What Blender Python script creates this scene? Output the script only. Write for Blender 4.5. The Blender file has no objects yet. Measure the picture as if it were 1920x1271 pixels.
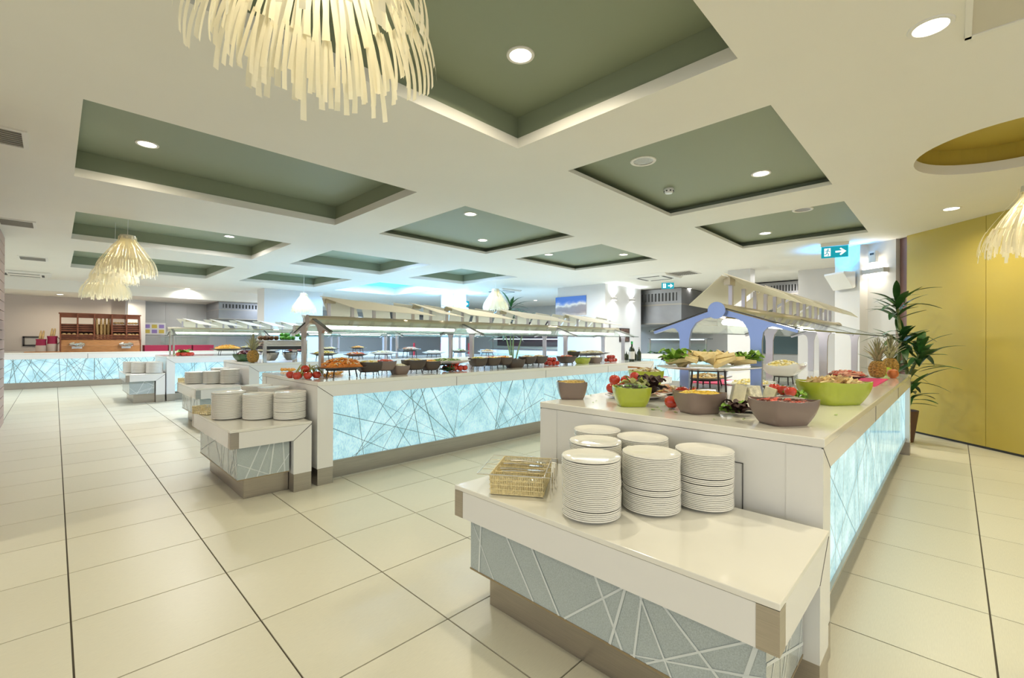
import bpy, math, random
import numpy as np
from mathutils import Vector, Matrix
random.seed(7)
sc = bpy.context.scene
# ------------------------------------------------------------------ camera
FPX, YAW, PIT, ROL, CAMH = 843.6, math.radians(-45.47), math.radians(.12), math.radians(.27), 1.28
def _axes():
    cy, sy = math.cos(YAW), math.sin(YAW); cp, sp = math.cos(PIT), math.sin(PIT); cr, sr = math.cos(ROL), math.sin(ROL)
    f = Vector((-sy*cp, cy*cp, sp)); rt = Vector((cy, sy, 0)); up = rt.cross(f)
    return cr*rt+sr*up, -sr*rt+cr*up, f
AX, AY, AF = _axes()
cam_d = bpy.data.cameras.new('camera'); cam = bpy.data.objects.new('camera', cam_d)
sc.collection.objects.link(cam); sc.camera = cam
cam_d.sensor_width = 36; cam_d.lens = FPX/1920*36; cam_d.clip_start = .05; cam_d.clip_end = 100
cam.matrix_world = Matrix(((AX.x, AY.x, -AF.x, 0), (AX.y, AY.y, -AF.y, 0), (AX.z, AY.z, -AF.z, CAMH), (0, 0, 0, 1)))
def ray(px, py): return AX*((px-960)/FPX) - AY*((py-635.5)/FPX) + AF
def at(px, py, z=0.):            # the point of height z seen at a photo pixel
    d = ray(px, py); t = (z-CAMH)/d.z; return Vector((d.x*t, d.y*t, z))
def atX(px, py, X): d = ray(px, py); t = X/d.x; return Vector((X, d.y*t, CAMH+d.z*t))
def atY(px, py, Y): d = ray(px, py); t = Y/d.y; return Vector((d.x*t, Y, CAMH+d.z*t))
def proj(p):
    v = Vector(p)-Vector((0, 0, CAMH)); w = v.dot(AF)
    return (960+FPX*v.dot(AX)/w, 635.5-FPX*v.dot(AY)/w, w)
# ------------------------------------------------------------------ world, view, cycles
w = bpy.data.worlds.new('world'); sc.world = w; w.use_nodes = True
w.node_tree.nodes['Background'].inputs[0].default_value = (.92, .95, 1.0, 1)
w.node_tree.nodes['Background'].inputs[1].default_value = 1.08
sc.view_settings.view_transform = 'Standard'; sc.view_settings.look = 'None'
sc.view_settings.exposure = 0.0; sc.view_settings.gamma = 1; sc.view_settings.use_curve_mapping = False
cy = sc.cycles
cy.use_denoising = True; cy.max_bounces = 7; cy.diffuse_bounces = 4; cy.glossy_bounces = 3
cy.transmission_bounces = 6; cy.transparent_max_bounces = 16; cy.sample_clamp_indirect = 4; cy.caustics_reflective = False; cy.caustics_refractive = False
def area_light(name, loc, size, power, col, rot=(0, 0, 0), spread=math.pi, shape='DISK', sy=None):
    l = bpy.data.lights.new(name, 'AREA'); l.shape = shape; l.size = size
    if sy: l.size_y = sy
    l.energy = power; l.color = col; l.spread = spread
    o = bpy.data.objects.new(name, l); sc.collection.objects.link(o); o.location = loc; o.rotation_euler = rot
    return o
def point_light(name, loc, r, power, col):
    l = bpy.data.lights.new(name, 'POINT'); l.shadow_soft_size = r; l.energy = power; l.color = col
    o = bpy.data.objects.new(name, l); sc.collection.objects.link(o); o.location = loc
    return o
WARM, NEUT, COOL, BLUE = (1, .89, .66), (1, .97, .92), (.72, .84, 1), (.22, .50, 1)
DLP = 15.0     # watts of one recessed downlight
# ---- large area lamps and downlights out of view; the visible fixtures carry their own lamps
# downlights of the same grid behind and beside the camera
for x, y in ((.6, -.9), (2.2, -1.6), (-1.6, 1.0), (-1.6, 4.0), (5.2, -1.2)): area_light('downlight_lamp', (x, y, 2.78), .13, DLP, WARM, spread=2.75)
# cove light of the cyan coffer, and unseen blue lamps added for the wash
area_light('cove_lamp', (7.1, 12.3, 3.02), 1.6, 330, (.28, .55, 1), spread=math.pi, shape='SQUARE')
area_light('added_blue_lamp', (9.6, 10.6, 2.7), .8, 150, BLUE)
area_light('added_blue_lamp', (8.7, 7.6, 2.74), .5, 18, (.45, .65, 1))
area_light('kitchen_lamp', (11.8, 4.6, 2.74), .8, 60, (.9, .95, 1)); area_light('kitchen_lamp', (13.0, 11.0, 2.74), .8, 90, (.8, .9, 1)); area_light('kitchen_lamp', (3.0, 18.2, 2.45), .8, 12, NEUT); area_light('kitchen_lamp', (11.3, 2.9, 2.74), .6, 26, NEUT)
# lamps added in the far coffers for more blue and white light, no fixtures
for x, y, c in ((4.3, 8.6, (.42, .64, 1)), (4.6, 8.2, (.42, .64, 1)), (7.0, 8.6, (.42, .64, 1)), (6.6, 8.2, (.42, .64, 1)), (4.3, 12.2, COOL), (1.4, 12.2, NEUT), (1.5, 8.6, NEUT)): area_light('downlight_lamp', (x, y, 3.03), .13, DLP*2.6, c, spread=2.9)
for x, y, c in ((9.0, 3.0, NEUT), (9.2, 6.2, NEUT), (5.5, 15.8, COOL), (2.4, 15.2, NEUT), (-1.5, 14.0, NEUT), (8.6, 14.8, COOL), (11.2, 9.5, COOL)): area_light('downlight_lamp', (x, y, 2.78), .13, DLP*2.6, c, spread=2.9)  # further lamps added to brighten the far zone, without fixtures
# ------------------------------------------------------------------ materials
MATS = {}
def nodes_of(m): return m.node_tree.nodes, m.node_tree.links
def mat(name, col, rough=.5, metal=0., emit=None, es=0., trans=0., noise=0., nscale=20., coat=0., spec=.5, bump=0., bscale=60., rnd=0., sub=0., stretch=None):
    if name in MATS: return MATS[name]
    m = bpy.data.materials.new(name); m.use_nodes = True; n, l = nodes_of(m); b = n['Principled BSDF']
    c = (*col, 1); b.inputs['Base Color'].default_value = c; b.inputs['Roughness'].default_value = rough
    b.inputs['Metallic'].default_value = metal; b.inputs['Specular IOR Level'].default_value = spec
    if coat: b.inputs['Coat Weight'].default_value = coat; b.inputs['Coat Roughness'].default_value = .08
    if sub: b.inputs['Subsurface Weight'].default_value = sub; b.inputs['Subsurface Radius'].default_value = (.02, .01, .006)
    if trans: b.inputs['Transmission Weight'].default_value = trans
    if emit: b.inputs['Emission Color'].default_value = (*emit, 1); b.inputs['Emission Strength'].default_value = es
    tc = None
    if noise or bump:
        tc = n.new('ShaderNodeTexCoord'); src = tc.outputs['Object']
        if stretch:
            mp = n.new('ShaderNodeMapping'); mp.inputs['Scale'].default_value = stretch; l.new(src, mp.inputs[0]); src = mp.outputs[0]
    if noise:
        t = n.new('ShaderNodeTexNoise'); t.inputs['Scale'].default_value = nscale; t.inputs['Detail'].default_value = 4; l.new(src, t.inputs['Vector'])
        r = n.new('ShaderNodeMapRange'); r.inputs[1].default_value = .3; r.inputs[2].default_value = .7; r.inputs[3].default_value = 1-noise; r.inputs[4].default_value = 1+noise*.6
        l.new(t.outputs['Fac'], r.inputs[0])
        mx = n.new('ShaderNodeVectorMath'); mx.operation = 'SCALE'; mx.inputs[0].default_value = col; l.new(r.outputs[0], mx.inputs['Scale']); last = mx.outputs[0]
        if rnd:
            oi = n.new('ShaderNodeObjectInfo'); r2 = n.new('ShaderNodeMapRange'); r2.inputs[3].default_value = 1-rnd; r2.inputs[4].default_value = 1+rnd*.5
            l.new(oi.outputs['Random'], r2.inputs[0]); m2 = n.new('ShaderNodeVectorMath'); m2.operation = 'SCALE'; l.new(last, m2.inputs[0]); l.new(r2.outputs[0], m2.inputs['Scale']); last = m2.outputs[0]
        l.new(last, b.inputs['Base Color'])
    if bump:
        t = n.new('ShaderNodeTexNoise'); t.inputs['Scale'].default_value = bscale; l.new(src, t.inputs['Vector'])
        bp = n.new('ShaderNodeBump'); bp.inputs['Strength'].default_value = bump; bp.inputs['Distance'].default_value = .01; l.new(t.outputs['Fac'], bp.inputs['Height']); l.new(bp.outputs[0], b.inputs['Normal'])
    MATS[name] = m; return m
def emis(name, col, s):
    if name in MATS: return MATS[name]
    m = bpy.data.materials.new(name); m.use_nodes = True; n, l = nodes_of(m); n.remove(n['Principled BSDF'])
    e = n.new('ShaderNodeEmission'); e.inputs[0].default_value = (*col, 1); e.inputs[1].default_value = s
    l.new(e.outputs[0], n['Material Output'].inputs[0]); MATS[name] = m; return m
def mixsh(name, a, b, fac):       # a, b: callables that make shader outputs
    m = bpy.data.materials.new(name); m.use_nodes = True; n, l = nodes_of(m); n.remove(n['Principled BSDF'])
    mx = n.new('ShaderNodeMixShader'); l.new(a(n, l), mx.inputs[1]); l.new(b(n, l), mx.inputs[2])
    if fac == 'fresnel':
        f = n.new('ShaderNodeLayerWeight'); p = n.new('ShaderNodeMath'); p.operation = 'POWER'; p.inputs[1].default_value = 4; l.new(f.outputs['Facing'], p.inputs[0])
        q = n.new('ShaderNodeMath'); q.operation = 'MULTIPLY_ADD'; q.inputs[1].default_value = .42; q.inputs[2].default_value = .03; l.new(p.outputs[0], q.inputs[0]); l.new(q.outputs[0], mx.inputs[0])
    else: mx.inputs[0].default_value = fac
    l.new(mx.outputs[0], n['Material Output'].inputs[0]); MATS[name] = m; return m
def sh(kind, col, rough=None):
    def f(n, l):
        s = n.new(kind); s.inputs[0].default_value = (*col, 1)
        if rough is not None: s.inputs['Roughness'].default_value = rough
        return s.outputs[0]
    return f
GLASS = mixsh('clear_glass', sh('ShaderNodeBsdfTransparent', (.93, .98, .96)), sh('ShaderNodeBsdfGlossy', (1, 1, 1), .02), 'fresnel')
SHADE = mixsh('lamp_paper', sh('ShaderNodeBsdfDiffuse', (.92, .88, .74)), sh('ShaderNodeBsdfTranslucent', (1, .94, .74)), .55)
SAIL = mixsh('sail_acrylic', sh('ShaderNodeBsdfDiffuse', (.90, .88, .82)), sh('ShaderNodeBsdfTranslucent', (.90, .87, .78)), .42)
def lit_panel_mat(name, lo, hi, s):
    m = bpy.data.materials.new(name); m.use_nodes = True; n, l = nodes_of(m); b = n['Principled BSDF']
    tc = n.new('ShaderNodeTexCoord'); mp = n.new('ShaderNodeMapping'); mp.inputs['Scale'].default_value = (1, 1, .35); l.new(tc.outputs['Object'], mp.inputs[0])
    t = n.new('ShaderNodeTexNoise'); t.inputs['Scale'].default_value = 130; t.inputs['Detail'].default_value = 5; l.new(mp.outputs[0], t.inputs['Vector'])
    t2 = n.new('ShaderNodeTexNoise'); t2.inputs['Scale'].default_value = 5; t2.inputs['Detail'].default_value = 2; l.new(tc.outputs['Object'], t2.inputs['Vector'])
    mt = n.new('ShaderNodeMath'); mt.operation = 'ADD'; l.new(t.outputs['Fac'], mt.inputs[0]); l.new(t2.outputs['Fac'], mt.inputs[1])
    r = n.new('ShaderNodeValToRGB'); r.color_ramp.elements[0].position = .40; r.color_ramp.elements[0].color = (*lo, 1); r.color_ramp.elements[1].position = .61; r.color_ramp.elements[1].color = (*hi, 1)
    m2 = n.new('ShaderNodeMath'); m2.operation = 'MULTIPLY'; m2.inputs[1].default_value = .5; l.new(mt.outputs[0], m2.inputs[0]); l.new(m2.outputs[0], r.inputs[0])
    l.new(r.outputs[0], b.inputs['Emission Color']); b.inputs['Emission Strength'].default_value = s
    b.inputs['Base Color'].default_value = (.35, .45, .48, 1); b.inputs['Roughness'].default_value = .08
    MATS[name] = m; return m
LITP = lit_panel_mat('backlit_glass', (.14, .43, .54), (.55, .86, .94), .80)
WHITE = mat('white_laminate', (.80, .80, .79), .22, coat=.3)
TOPW = mat('white_worktop', (.82, .81, .75), .13, coat=.4, noise=.02, nscale=3)
STEEL = mat('brushed_steel', (.45, .41, .36), .30, .9, noise=.10, nscale=6, stretch=(1, 1, 40))
STEELD = mat('hood_steel', (.34, .34, .35), .34, .9, noise=.08, nscale=3)
POST = mat('satin_post', (.56, .53, .51), .28, .8, noise=.06, nscale=4)
POSTB = mat('blue_lit_post', (.33, .45, .82), .30, .7, noise=.06, nscale=4)  # blue light reflected on the front frame, put into the metal colour
BEAMM = mat('satin_beam', (.62, .56, .44), .34, .8)
DARK = mat('dark_joint', (.05, .05, .05), .7)
TGLASS = mat('frosted_glass', (.44, .51, .53), .14, noise=.2, nscale=240, coat=.5)
TGLINE = mat('etched_white', (.70, .76, .77), .3)
ETCH = mat('etched_grey', (.20, .28, .30), .35)
PORC = mat('porcelain', (.85, .84, .79), .12, coat=.5)
CEILM = mat('ceiling_paint', (.85, .825, .745), .6, noise=.015, nscale=1.5)
GREEN = mat('sage_paint', (.27, .31, .215), .5)
LIPM = mat('white_lip', (.82, .80, .74), .4)
YELL = mat('mustard_paint', (.53, .41, .075), .36, noise=.05, nscale=1.2)
MAUVE = mat('mauve_paint', (.24, .14, .13), .5)
WALLW = mat('wall_paint', (.72, .71, .70), .55, noise=.02, nscale=2)
WALLG = mat('grey_wall', (.44, .42, .40), .5, noise=.03, nscale=2)
TAUPE = mat('taupe_melamine', (.21, .155, .135), .25, coat=.3)
LIME = mat('lime_melamine', (.40, .47, .045), .22, coat=.4)
BROWN = mat('brown_melamine', (.075, .055, .045), .3)
IRON = mat('black_iron', (.03, .025, .025), .45)
WPLAT = mat('white_platter', (.84, .82, .80), .12, coat=.5)
WOOD = mat('red_wood', (.23, .065, .025), .4, noise=.35, nscale=5, stretch=(2, 2, 20))
PINE = mat('pine_wood', (.46, .20, .065), .38, noise=.22, nscale=5, stretch=(2, 2, 16))
BREAD = mat('bread_crust', (.60, .38, .15), .6, noise=.3, nscale=30)
WICK = mat('wicker', (.80, .69, .40), .5, noise=.25, nscale=80)
CHROME = mat('chrome', (.82, .80, .76), .12, 1.)
LEAF = mat('leaf_green', (.035, .12, .028), .35, noise=.3, nscale=12, rnd=.4)
LETT = mat('lettuce', (.22, .42, .05), .4, noise=.4, nscale=40)
LETR = mat('red_lettuce', (.07, .035, .03), .45, noise=.6, nscale=60)
TOM = mat('tomato_skin', (.50, .035, .015), .12, coat=.6)
STEM = mat('green_stem', (.09, .2, .03), .5)
CRIM = mat('crimson_cloth', (.30, .012, .05), .7)
PINK = mat('pink_napkin', (.72, .03, .16), .7)
BOT = mat('dark_bottle', (.015, .03, .012), .08, coat=.5)
PAPER = mat('paper_white', (.85, .84, .82), .6)
FOODC = dict(couscous=(.62, .44, .13), corn=(.80, .55, .07), olive=(.06, .06, .03), bean=(.15, .035, .018), nuts=(.42, .26, .11), carrot=(.82, .27, .04), yolk=(.85, .68, .18),
             red=(.66, .10, .06), cream=(.84, .79, .62), orange=(.88, .42, .04), pasta=(.82, .68, .30), pinkham=(.80, .42, .30), wrap=(.76, .62, .32), fruit=(.90, .68, .10), cheese=(.83, .78, .55), mix=(.70, .48, .20), green=(.20, .36, .06))
def fm(k):
    if k in ('cheese', 'wrap'): return mat('food_'+k, FOODC[k], .5, noise=.10, nscale=40, bump=.15, bscale=60)
    return mat('food_'+k, FOODC[k], .45, noise=.3, nscale=90, bump=.5, bscale=90)
# ------------------------------------------------------------------ mesh builder
class MB:
    def __init__(s): s.v = []; s.f = []
    def add(s, vs, fs):
        o = len(s.v); s.v += [tuple(p) for p in vs]; s.f += [tuple(i+o for i in f) for f in fs]; return s
    def box(s, x0, x1, y0, y1, z0, z1):
        return s.add([(x0, y0, z0), (x1, y0, z0), (x1, y1, z0), (x0, y1, z0), (x0, y0, z1), (x1, y0, z1), (x1, y1, z1), (x0, y1, z1)],
                     [(0, 3, 2, 1), (4, 5, 6, 7), (0, 1, 5, 4), (1, 2, 6, 5), (2, 3, 7, 6), (3, 0, 4, 7)])
    def obox(s, c, ax, ay, az):
        c, ax, ay, az = map(Vector, (c, ax, ay, az)); v = [c+i*ax+j*ay+k*az for k in (-1, 1) for j in (-1, 1) for i in (-1, 1)]
        return s.add(v, [(0, 2, 3, 1), (4, 5, 7, 6), (0, 1, 5, 4), (1, 3, 7, 5), (3, 2, 6, 7), (2, 0, 4, 6)])
    def prism(s, poly, fn, a, b):      # poly of 2-D points, fn(u, v, t) -> 3-D
        n = len(poly); v = [fn(u, w_, a) for u, w_ in poly]+[fn(u, w_, b) for u, w_ in poly]
        return s.add(v, [tuple(range(n))[::-1], tuple(range(n, 2*n))]+[(i, (i+1) % n, n+(i+1) % n, n+i) for i in range(n)])
    def tube(s, pts, r, seg=8, cap=True):
        pts = [Vector(p) for p in pts]; R = r if isinstance(r, (list, tuple)) else [r]*len(pts); rings = []
        for i, p in enumerate(pts):
            d = (pts[min(i+1, len(pts)-1)]-pts[max(i-1, 0)]).normalized()
            u = d.cross(Vector((0, 0, 1)) if abs(d.z) < .9 else Vector((1, 0, 0))).normalized(); v = d.cross(u)
            rings.append([p+R[i]*(math.cos(k*2*math.pi/seg)*u+math.sin(k*2*math.pi/seg)*v) for k in range(seg)])
        vs = [q for rg in rings for q in rg]; fs = []
        for i in range(len(pts)-1):
            for k in range(seg): a = i*seg+k; b = i*seg+(k+1) % seg; fs.append((a, a+seg, b+seg, b))
        if cap: fs.append(tuple(range(seg))); fs.append(tuple(range(len(vs)-seg, len(vs)))[::-1])
        return s.add(vs, fs)
    def lathe(s, prof, seg=24, c=(0, 0, 0), sx=1, sy=1):
        vs = []; fs = []; n = len(prof)
        for k in range(seg):
            a = 2*math.pi*k/seg
            for r, z in prof: vs.append((c[0]+r*math.cos(a)*sx, c[1]+r*math.sin(a)*sy, c[2]+z))
        for k in range(seg):
            k2 = (k+1) % seg
            for i in range(n-1): fs.append((k*n+i, k2*n+i, k2*n+i+1, k*n+i+1))
        return s.add(vs, fs)
    def ball(s, c, r, seg=12, rings=8, sx=1, sy=1, sz=1, wob=0.):
        vs = [(c[0], c[1], c[2]-r*sz)]; fs = []
        for i in range(1, rings):
            t = -math.pi/2+math.pi*i/rings
            for k in range(seg):
                a = 2*math.pi*k/seg; q = 1+random.uniform(-wob, wob)
                vs.append((c[0]+r*sx*q*math.cos(t)*math.cos(a), c[1]+r*sy*q*math.cos(t)*math.sin(a), c[2]+r*sz*q*math.sin(t)))
        vs.append((c[0], c[1], c[2]+r*sz)); L = len(vs)-1
        for k in range(seg):
            fs.append((0, 1+(k+1) % seg, 1+k)); fs.append((L, L-seg+k, L-seg+(k+1) % seg))
            for i in range(rings-2): a = 1+i*seg; fs.append((a+k, a+(k+1) % seg, a+seg+(k+1) % seg, a+seg+k))
        return s.add(vs, fs)
    def mesh(s, name, m, smooth=False):
        me = bpy.data.meshes.new(name); me.from_pydata(s.v, [], s.f); me.update()
        if m: me.materials.append(m)
        if smooth:
            me.polygons.foreach_set('use_smooth', [True]*len(me.polygons))
            me.set_sharp_from_angle(angle=math.radians(38))
        return me
    def build(s, name, m, parent=None, smooth=False, loc=None, rot=None, bevel=0):
        o = bpy.data.objects.new(name, s.mesh(name, m, smooth)); sc.collection.objects.link(o)
        if parent: o.parent = parent
        if loc is not None: o.location = loc
        if rot is not None: o.rotation_euler = rot
        if bevel:
            b = o.modifiers.new('edge', 'BEVEL'); b.width = bevel; b.segments = 2; b.limit_method = 'ANGLE'; b.angle_limit = math.radians(50)
        return o
def tag(o, label=None, cat=None, group=None, kind=None):
    if label: o['label'] = label
    if cat: o['category'] = cat
    if group: o['group'] = group
    if kind: o['kind'] = kind
    return o
def empty(name, loc=(0, 0, 0), rz=0, **k):
    o = bpy.data.objects.new(name, None); sc.collection.objects.link(o); o.location = loc; o.rotation_euler = (0, 0, rz); o.empty_display_size = .05
    return tag(o, **k)
def link(name, me, parent=None, loc=(0, 0, 0), rot=(0, 0, 0), scale=(1, 1, 1)):
    o = bpy.data.objects.new(name, me); sc.collection.objects.link(o); o.parent = parent; o.location = loc; o.rotation_euler = rot; o.scale = scale; return o
def copy_tree(o, parent=None):
    c = o.copy(); sc.collection.objects.link(c); c.parent = parent
    for ch in list(o.children): copy_tree(ch, c)
    return c
YZ = lambda u, v, t: (t, u, v)     # profile in Y-Z, extruded along X
XZ = lambda u, v, t: (u, t, v)
XY = lambda u, v, t: (u, v, t)
# ================================================================== THE ROOM
CZ = 2.8
def struct(o): o['kind'] = 'structure'; return o
# ---- floor: grout bed and single tiles
TX, TY, OX, OY = .6065, .5915, .0575, -.121
floor = struct(MB().box(-6, 17, -6, 21, -.06, -.006).build('floor', mat('grout', (.10, .085, .06), .8)))
FT = mat('floor_tile', (.74, .71, .575), .34, noise=.05, nscale=26, rnd=.05, stretch=(1, 14, 1))
g = .0035
tile_me = MB().box(g, TX-g, g, TY-g, -.0058, 0).mesh('floor_tile', FT)
cells = []
for i in range(-8, 28):
    for j in range(-9, 35):
        x, y = OX+i*TX, OY+j*TY; best = None
        c = Vector((x+TX/2, y+TY/2, 0)); d = c.x*AF.x+c.y*AF.y
        if d > .3:
            p = proj(c)
            if -120 < p[0] < 2040 and p[1] < 1500: best = p
        hid = (2.3 < c.x < 6.9 and .5 < c.y < 1.7) or (1.9 < c.x < 7.2 and 4.2 < c.y < 16.2 and not (c.y < 4.3)) or c.y > 16.7 or c.x > 9.4 or (c.x > 7.6 and c.y < .2 and c.x-c.y > 8.5)
        cells.append((0 if best and not hid else 1, d if best else 99, x, y))
cells.sort()
rest = MB()
for k, (h, d, x, y) in enumerate(cells):
    if k < 290 and h == 0: link('floor_tile', tile_me, floor, (x, y, 0))
    else: rest.box(x+g, x+TX-g, y+g, y+TY-g, -.0058, 0)
tag(rest.build('floor_tile_field', FT, floor), kind='stuff')
# ---- ceiling with coffers
COF = [  # x0 x1 y0 y1, deep?
    (.12, 2.57, .835, 2.475, 1), (3.225, 5.275, .847, 2.48, 0), (5.99, 7.92, .856, 2.484, 0),
    (.12, 2.615, 3.957, 5.895, 1), (3.265, 5.345, 3.97, 5.92, 0), (6.05, 7.945, 3.98, 5.89, 0),
    (.17, 2.645, 7.542, 9.65, 1), (3.33, 5.355, 7.59, 9.63, 1), (6.1, 7.85, 7.53, 9.62, 1),
    (.23, 2.69, 10.93, 13.57, 1), (3.38, 5.32, 10.96, 13.4, 1), (6.07, 8.15, 10.93, 13.7, 2)]
CC, CR = (5.217, -.384), .64
xs = sorted({-6, 15.4}|{round(v, 4) for c in COF for v in c[:2]}|{CC[0]-.8, CC[0]+.8}); ys = sorted({-6, 16.8}|{round(v, 4) for c in COF for v in c[2:4]}|{CC[1]-.8, CC[1]+.8})
cm = MB()
for i in range(len(xs)-1):
    for j in range(len(ys)-1):
        mx, my = (xs[i]+xs[i+1])/2, (ys[j]+ys[j+1])/2
        if any(c[0] < mx < c[1] and c[2] < my < c[3] for c in COF): continue
        if abs(mx-CC[0]) < .8 and abs(my-CC[1]) < .8: continue
        cm.add([(xs[i], ys[j], CZ), (xs[i], ys[j+1], CZ), (xs[i+1], ys[j+1], CZ), (xs[i+1], ys[j], CZ)], [(0, 1, 2, 3)])
N = 48; vs = []; fs = []
for k in range(N):
    a = 2*math.pi*k/N; ca, sa = math.cos(a), math.sin(a); q = .8/max(abs(ca), abs(sa))
    vs += [(CC[0]+CR*ca, CC[1]+CR*sa, CZ), (CC[0]+q*ca, CC[1]+q*sa, CZ)]
for k in range(N): a, b = 2*k, 2*((k+1) % N); fs.append((a, b, b+1, a+1))
cm.add(vs, fs)
ceiling = struct(cm.build('ceiling', CEILM))
def ring(m, x0, x1, y0, y1, z0, z1):
    m.add([(x0, y0, z0), (x1, y0, z0), (x1, y1, z0), (x0, y1, z0), (x0, y0, z1), (x1, y0, z1), (x1, y1, z1), (x0, y1, z1)], [(0, 1, 5, 4), (1, 2, 6, 5), (2, 3, 7, 6), (3, 0, 4, 7)])
CYAN = emis('cyan_cove_light', (.16, .72, 1), 1.5)
for (x0, x1, y0, y1, deep) in COF:
    lz, tz, sb = (2.88, 3.05, .012) if deep else (2.838, 2.90, .10)
    m = MB(); ring(m, x0, x1, y0, y1, CZ, lz)
    m.add([(x0, y0, lz), (x1, y0, lz), (x1, y1, lz), (x0, y1, lz), (x0-sb, y0-sb, lz), (x1+sb, y0-sb, lz), (x1+sb, y1+sb, lz), (x0-sb, y1+sb, lz)], [(0, 1, 5, 4), (1, 2, 6, 5), (2, 3, 7, 6), (3, 0, 4, 7)])
    lip = m.build('coffer_lip', LIPM, ceiling)
    m = MB(); ring(m, x0-sb, x1+sb, y0-sb, y1+sb, lz, tz); m.build('coffer_side', LIPM if deep == 2 else GREEN, lip)
    MB().add([(x0-sb, y0-sb, tz), (x0-sb, y1+sb, tz), (x1+sb, y1+sb, tz), (x1+sb, y0-sb, tz)], [(0, 1, 2, 3)]).build('coffer_panel', CYAN if deep == 2 else GREEN, lip)
m = MB(); m.lathe([(CR, CZ), (CR, CZ+.085)], 48, (CC[0], CC[1], 0)); lip = m.build('round_coffer_lip', LIPM, ceiling, True)
MB().lathe([(CR, CZ+.085), (CR+.05, CZ+.085), (CR+.05, CZ+.24), (0, CZ+.24)], 48, (CC[0], CC[1], 0)).build('round_coffer_panel', YELL, lip, False)
# access hatch in the ceiling
hx, hy = 3.177, -.045
m = MB(); m.box(hx-.55, hx, hy-.55, hy, CZ-.006, CZ+.0); hatch = m.build('ceiling_hatch', mat('hatch_paint', (.62, .58, .48), .5), ceiling)
m = MB()
for a in ((hx-.56, hx+.012, hy-.012, hy+.012), (hx-.012, hx+.012, hy-.56, hy+.012)): m.box(a[0], a[1], a[2], a[3], CZ-.012, CZ)
m.build('hatch_frame', LIPM, hatch)
# ---- back: lowered bulkhead, back wall with recess and pier
struct(MB().box(-6, 15.4, 16.8, 17.0, 2.5, 3.2).build('beam_back', LIPM))
struct(MB().box(-6, 15.4, 17.0, 21, 2.5, 2.56).build('ceiling_back', CEILM))
struct(MB().box(-6, 1.25, 18.95, 19.1, 0, 2.5).build('wall_back', mat('back_wall', (.56, .50, .46), .5, noise=.02, nscale=2)))
wt = struct(MB().box(2.05, 15.3, 19.2, 19.35, 0, 2.5).build('wall_back_tiled', mat('tile_grout', (.50, .49, .48), .6)))
tm = MB().box(.004, .596, -.008, 0, .004, .596).mesh('wall_tile', mat('wall_tile_grey', (.56, .56, .55), .3, noise=.03, nscale=3, rnd=.05))
for i in range(9):
    for j in range(4): link('wall_tile', tm, wt, (2.05+i*.6, 19.2, .1+j*.6))
struct(MB().box(1.25, 1.62, 19.25, 19.4, 0, 2.5).build('wall_recess', mat('back_wall', (0, 0, 0))))
struct(MB().box(1.62, 2.05, 18.6, 19.2, 0, 2.5).build('column_pier', WALLW))
# ---- left: plank wall
wl = struct(MB().box(-.72, -.555, 4.2, 10.2, 0, CZ).build('wall_left', DARK))
pm = MB().box(0, .02, 0, 6.0, 0, .128).mesh('wall_plank', mat('plank_pink', (.42, .29, .24), .45, noise=.1, nscale=4, stretch=(1, .2, 1)))
for k in range(20): link('wall_plank', pm, wl, (-.552, 4.2, .004+k*.139))
# ---- right: yellow panels, mauve strip, white wall, blue column
def vwall(name, p, q, z0, z1, m, th=.08, parent=None):
    p, q = Vector((*p, 0)), Vector((*q, 0)); d = (q-p).normalized(); n = Vector((d.y, -d.x, 0))
    if n.dot((p+q)/2) < 0: n = -n
    b = MB(); b.add([(*(v+o)[:2], z) for z in (z0, z1) for v, o in ((p, 0*n), (q, 0*n), (q, n*th), (p, n*th))], [(0, 1, 2, 3), (4, 5, 6, 7), (0, 1, 5, 4), (1, 2, 6, 5), (2, 3, 7, 6), (3, 0, 4, 7)])
    return b.build(name, m, parent)
wr = struct(vwall('wall_right', (8.60, .48), (5.2, -2.9), 0, CZ, DARK, .1))
for a, b in (((8.60, .455), (7.862, -.30)), ((7.858, -.304), (6.95, -1.21)), ((6.946, -1.214), (6.0, -2.15))):
    o = vwall('wall_panel', a, b, .03, CZ, YELL, .03, wr); o.location = (-.035, .035, 0)
struct(vwall('wall_mauve', (8.85, .64), (8.61, .47), 0, CZ, MAUVE))
struct(vwall('wall_white', (9.0, 1.06), (8.70, .62), 0, CZ, WALLW))
struct(vwall('column_white', (9.16, 1.43), (8.84, 1.06), 0, CZ, WALLW, .35))
# ---- other columns and the far kitchen wall
struct(MB().box(4.40, 6.15, 14.75, 15.4, 0, CZ).build('column_broad', WALLW))
struct(MB().box(10.28, 12.2, 6.64, 8.25, 0, CZ).build('column_sconces', WALLW))
struct(MB().box(9.1, 9.6, 11.6, 12.3, 0, CZ).build('column_far', WALLW))
struct(MB().box(15.3, 15.5, 1.2, 20, 0, 3.1).build('wall_kitchen', mat('kitchen_wall', (.60, .59, .56), .5, noise=.03, nscale=2)))
struct(MB().box(10.2, 10.5, 3.05, 3.5, 0, CZ).build('column_slim', WALLW))
struct(MB().box(11.2, 11.4, 1.6, 2.4, 0, CZ).build('column_end', WALLW))
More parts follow.
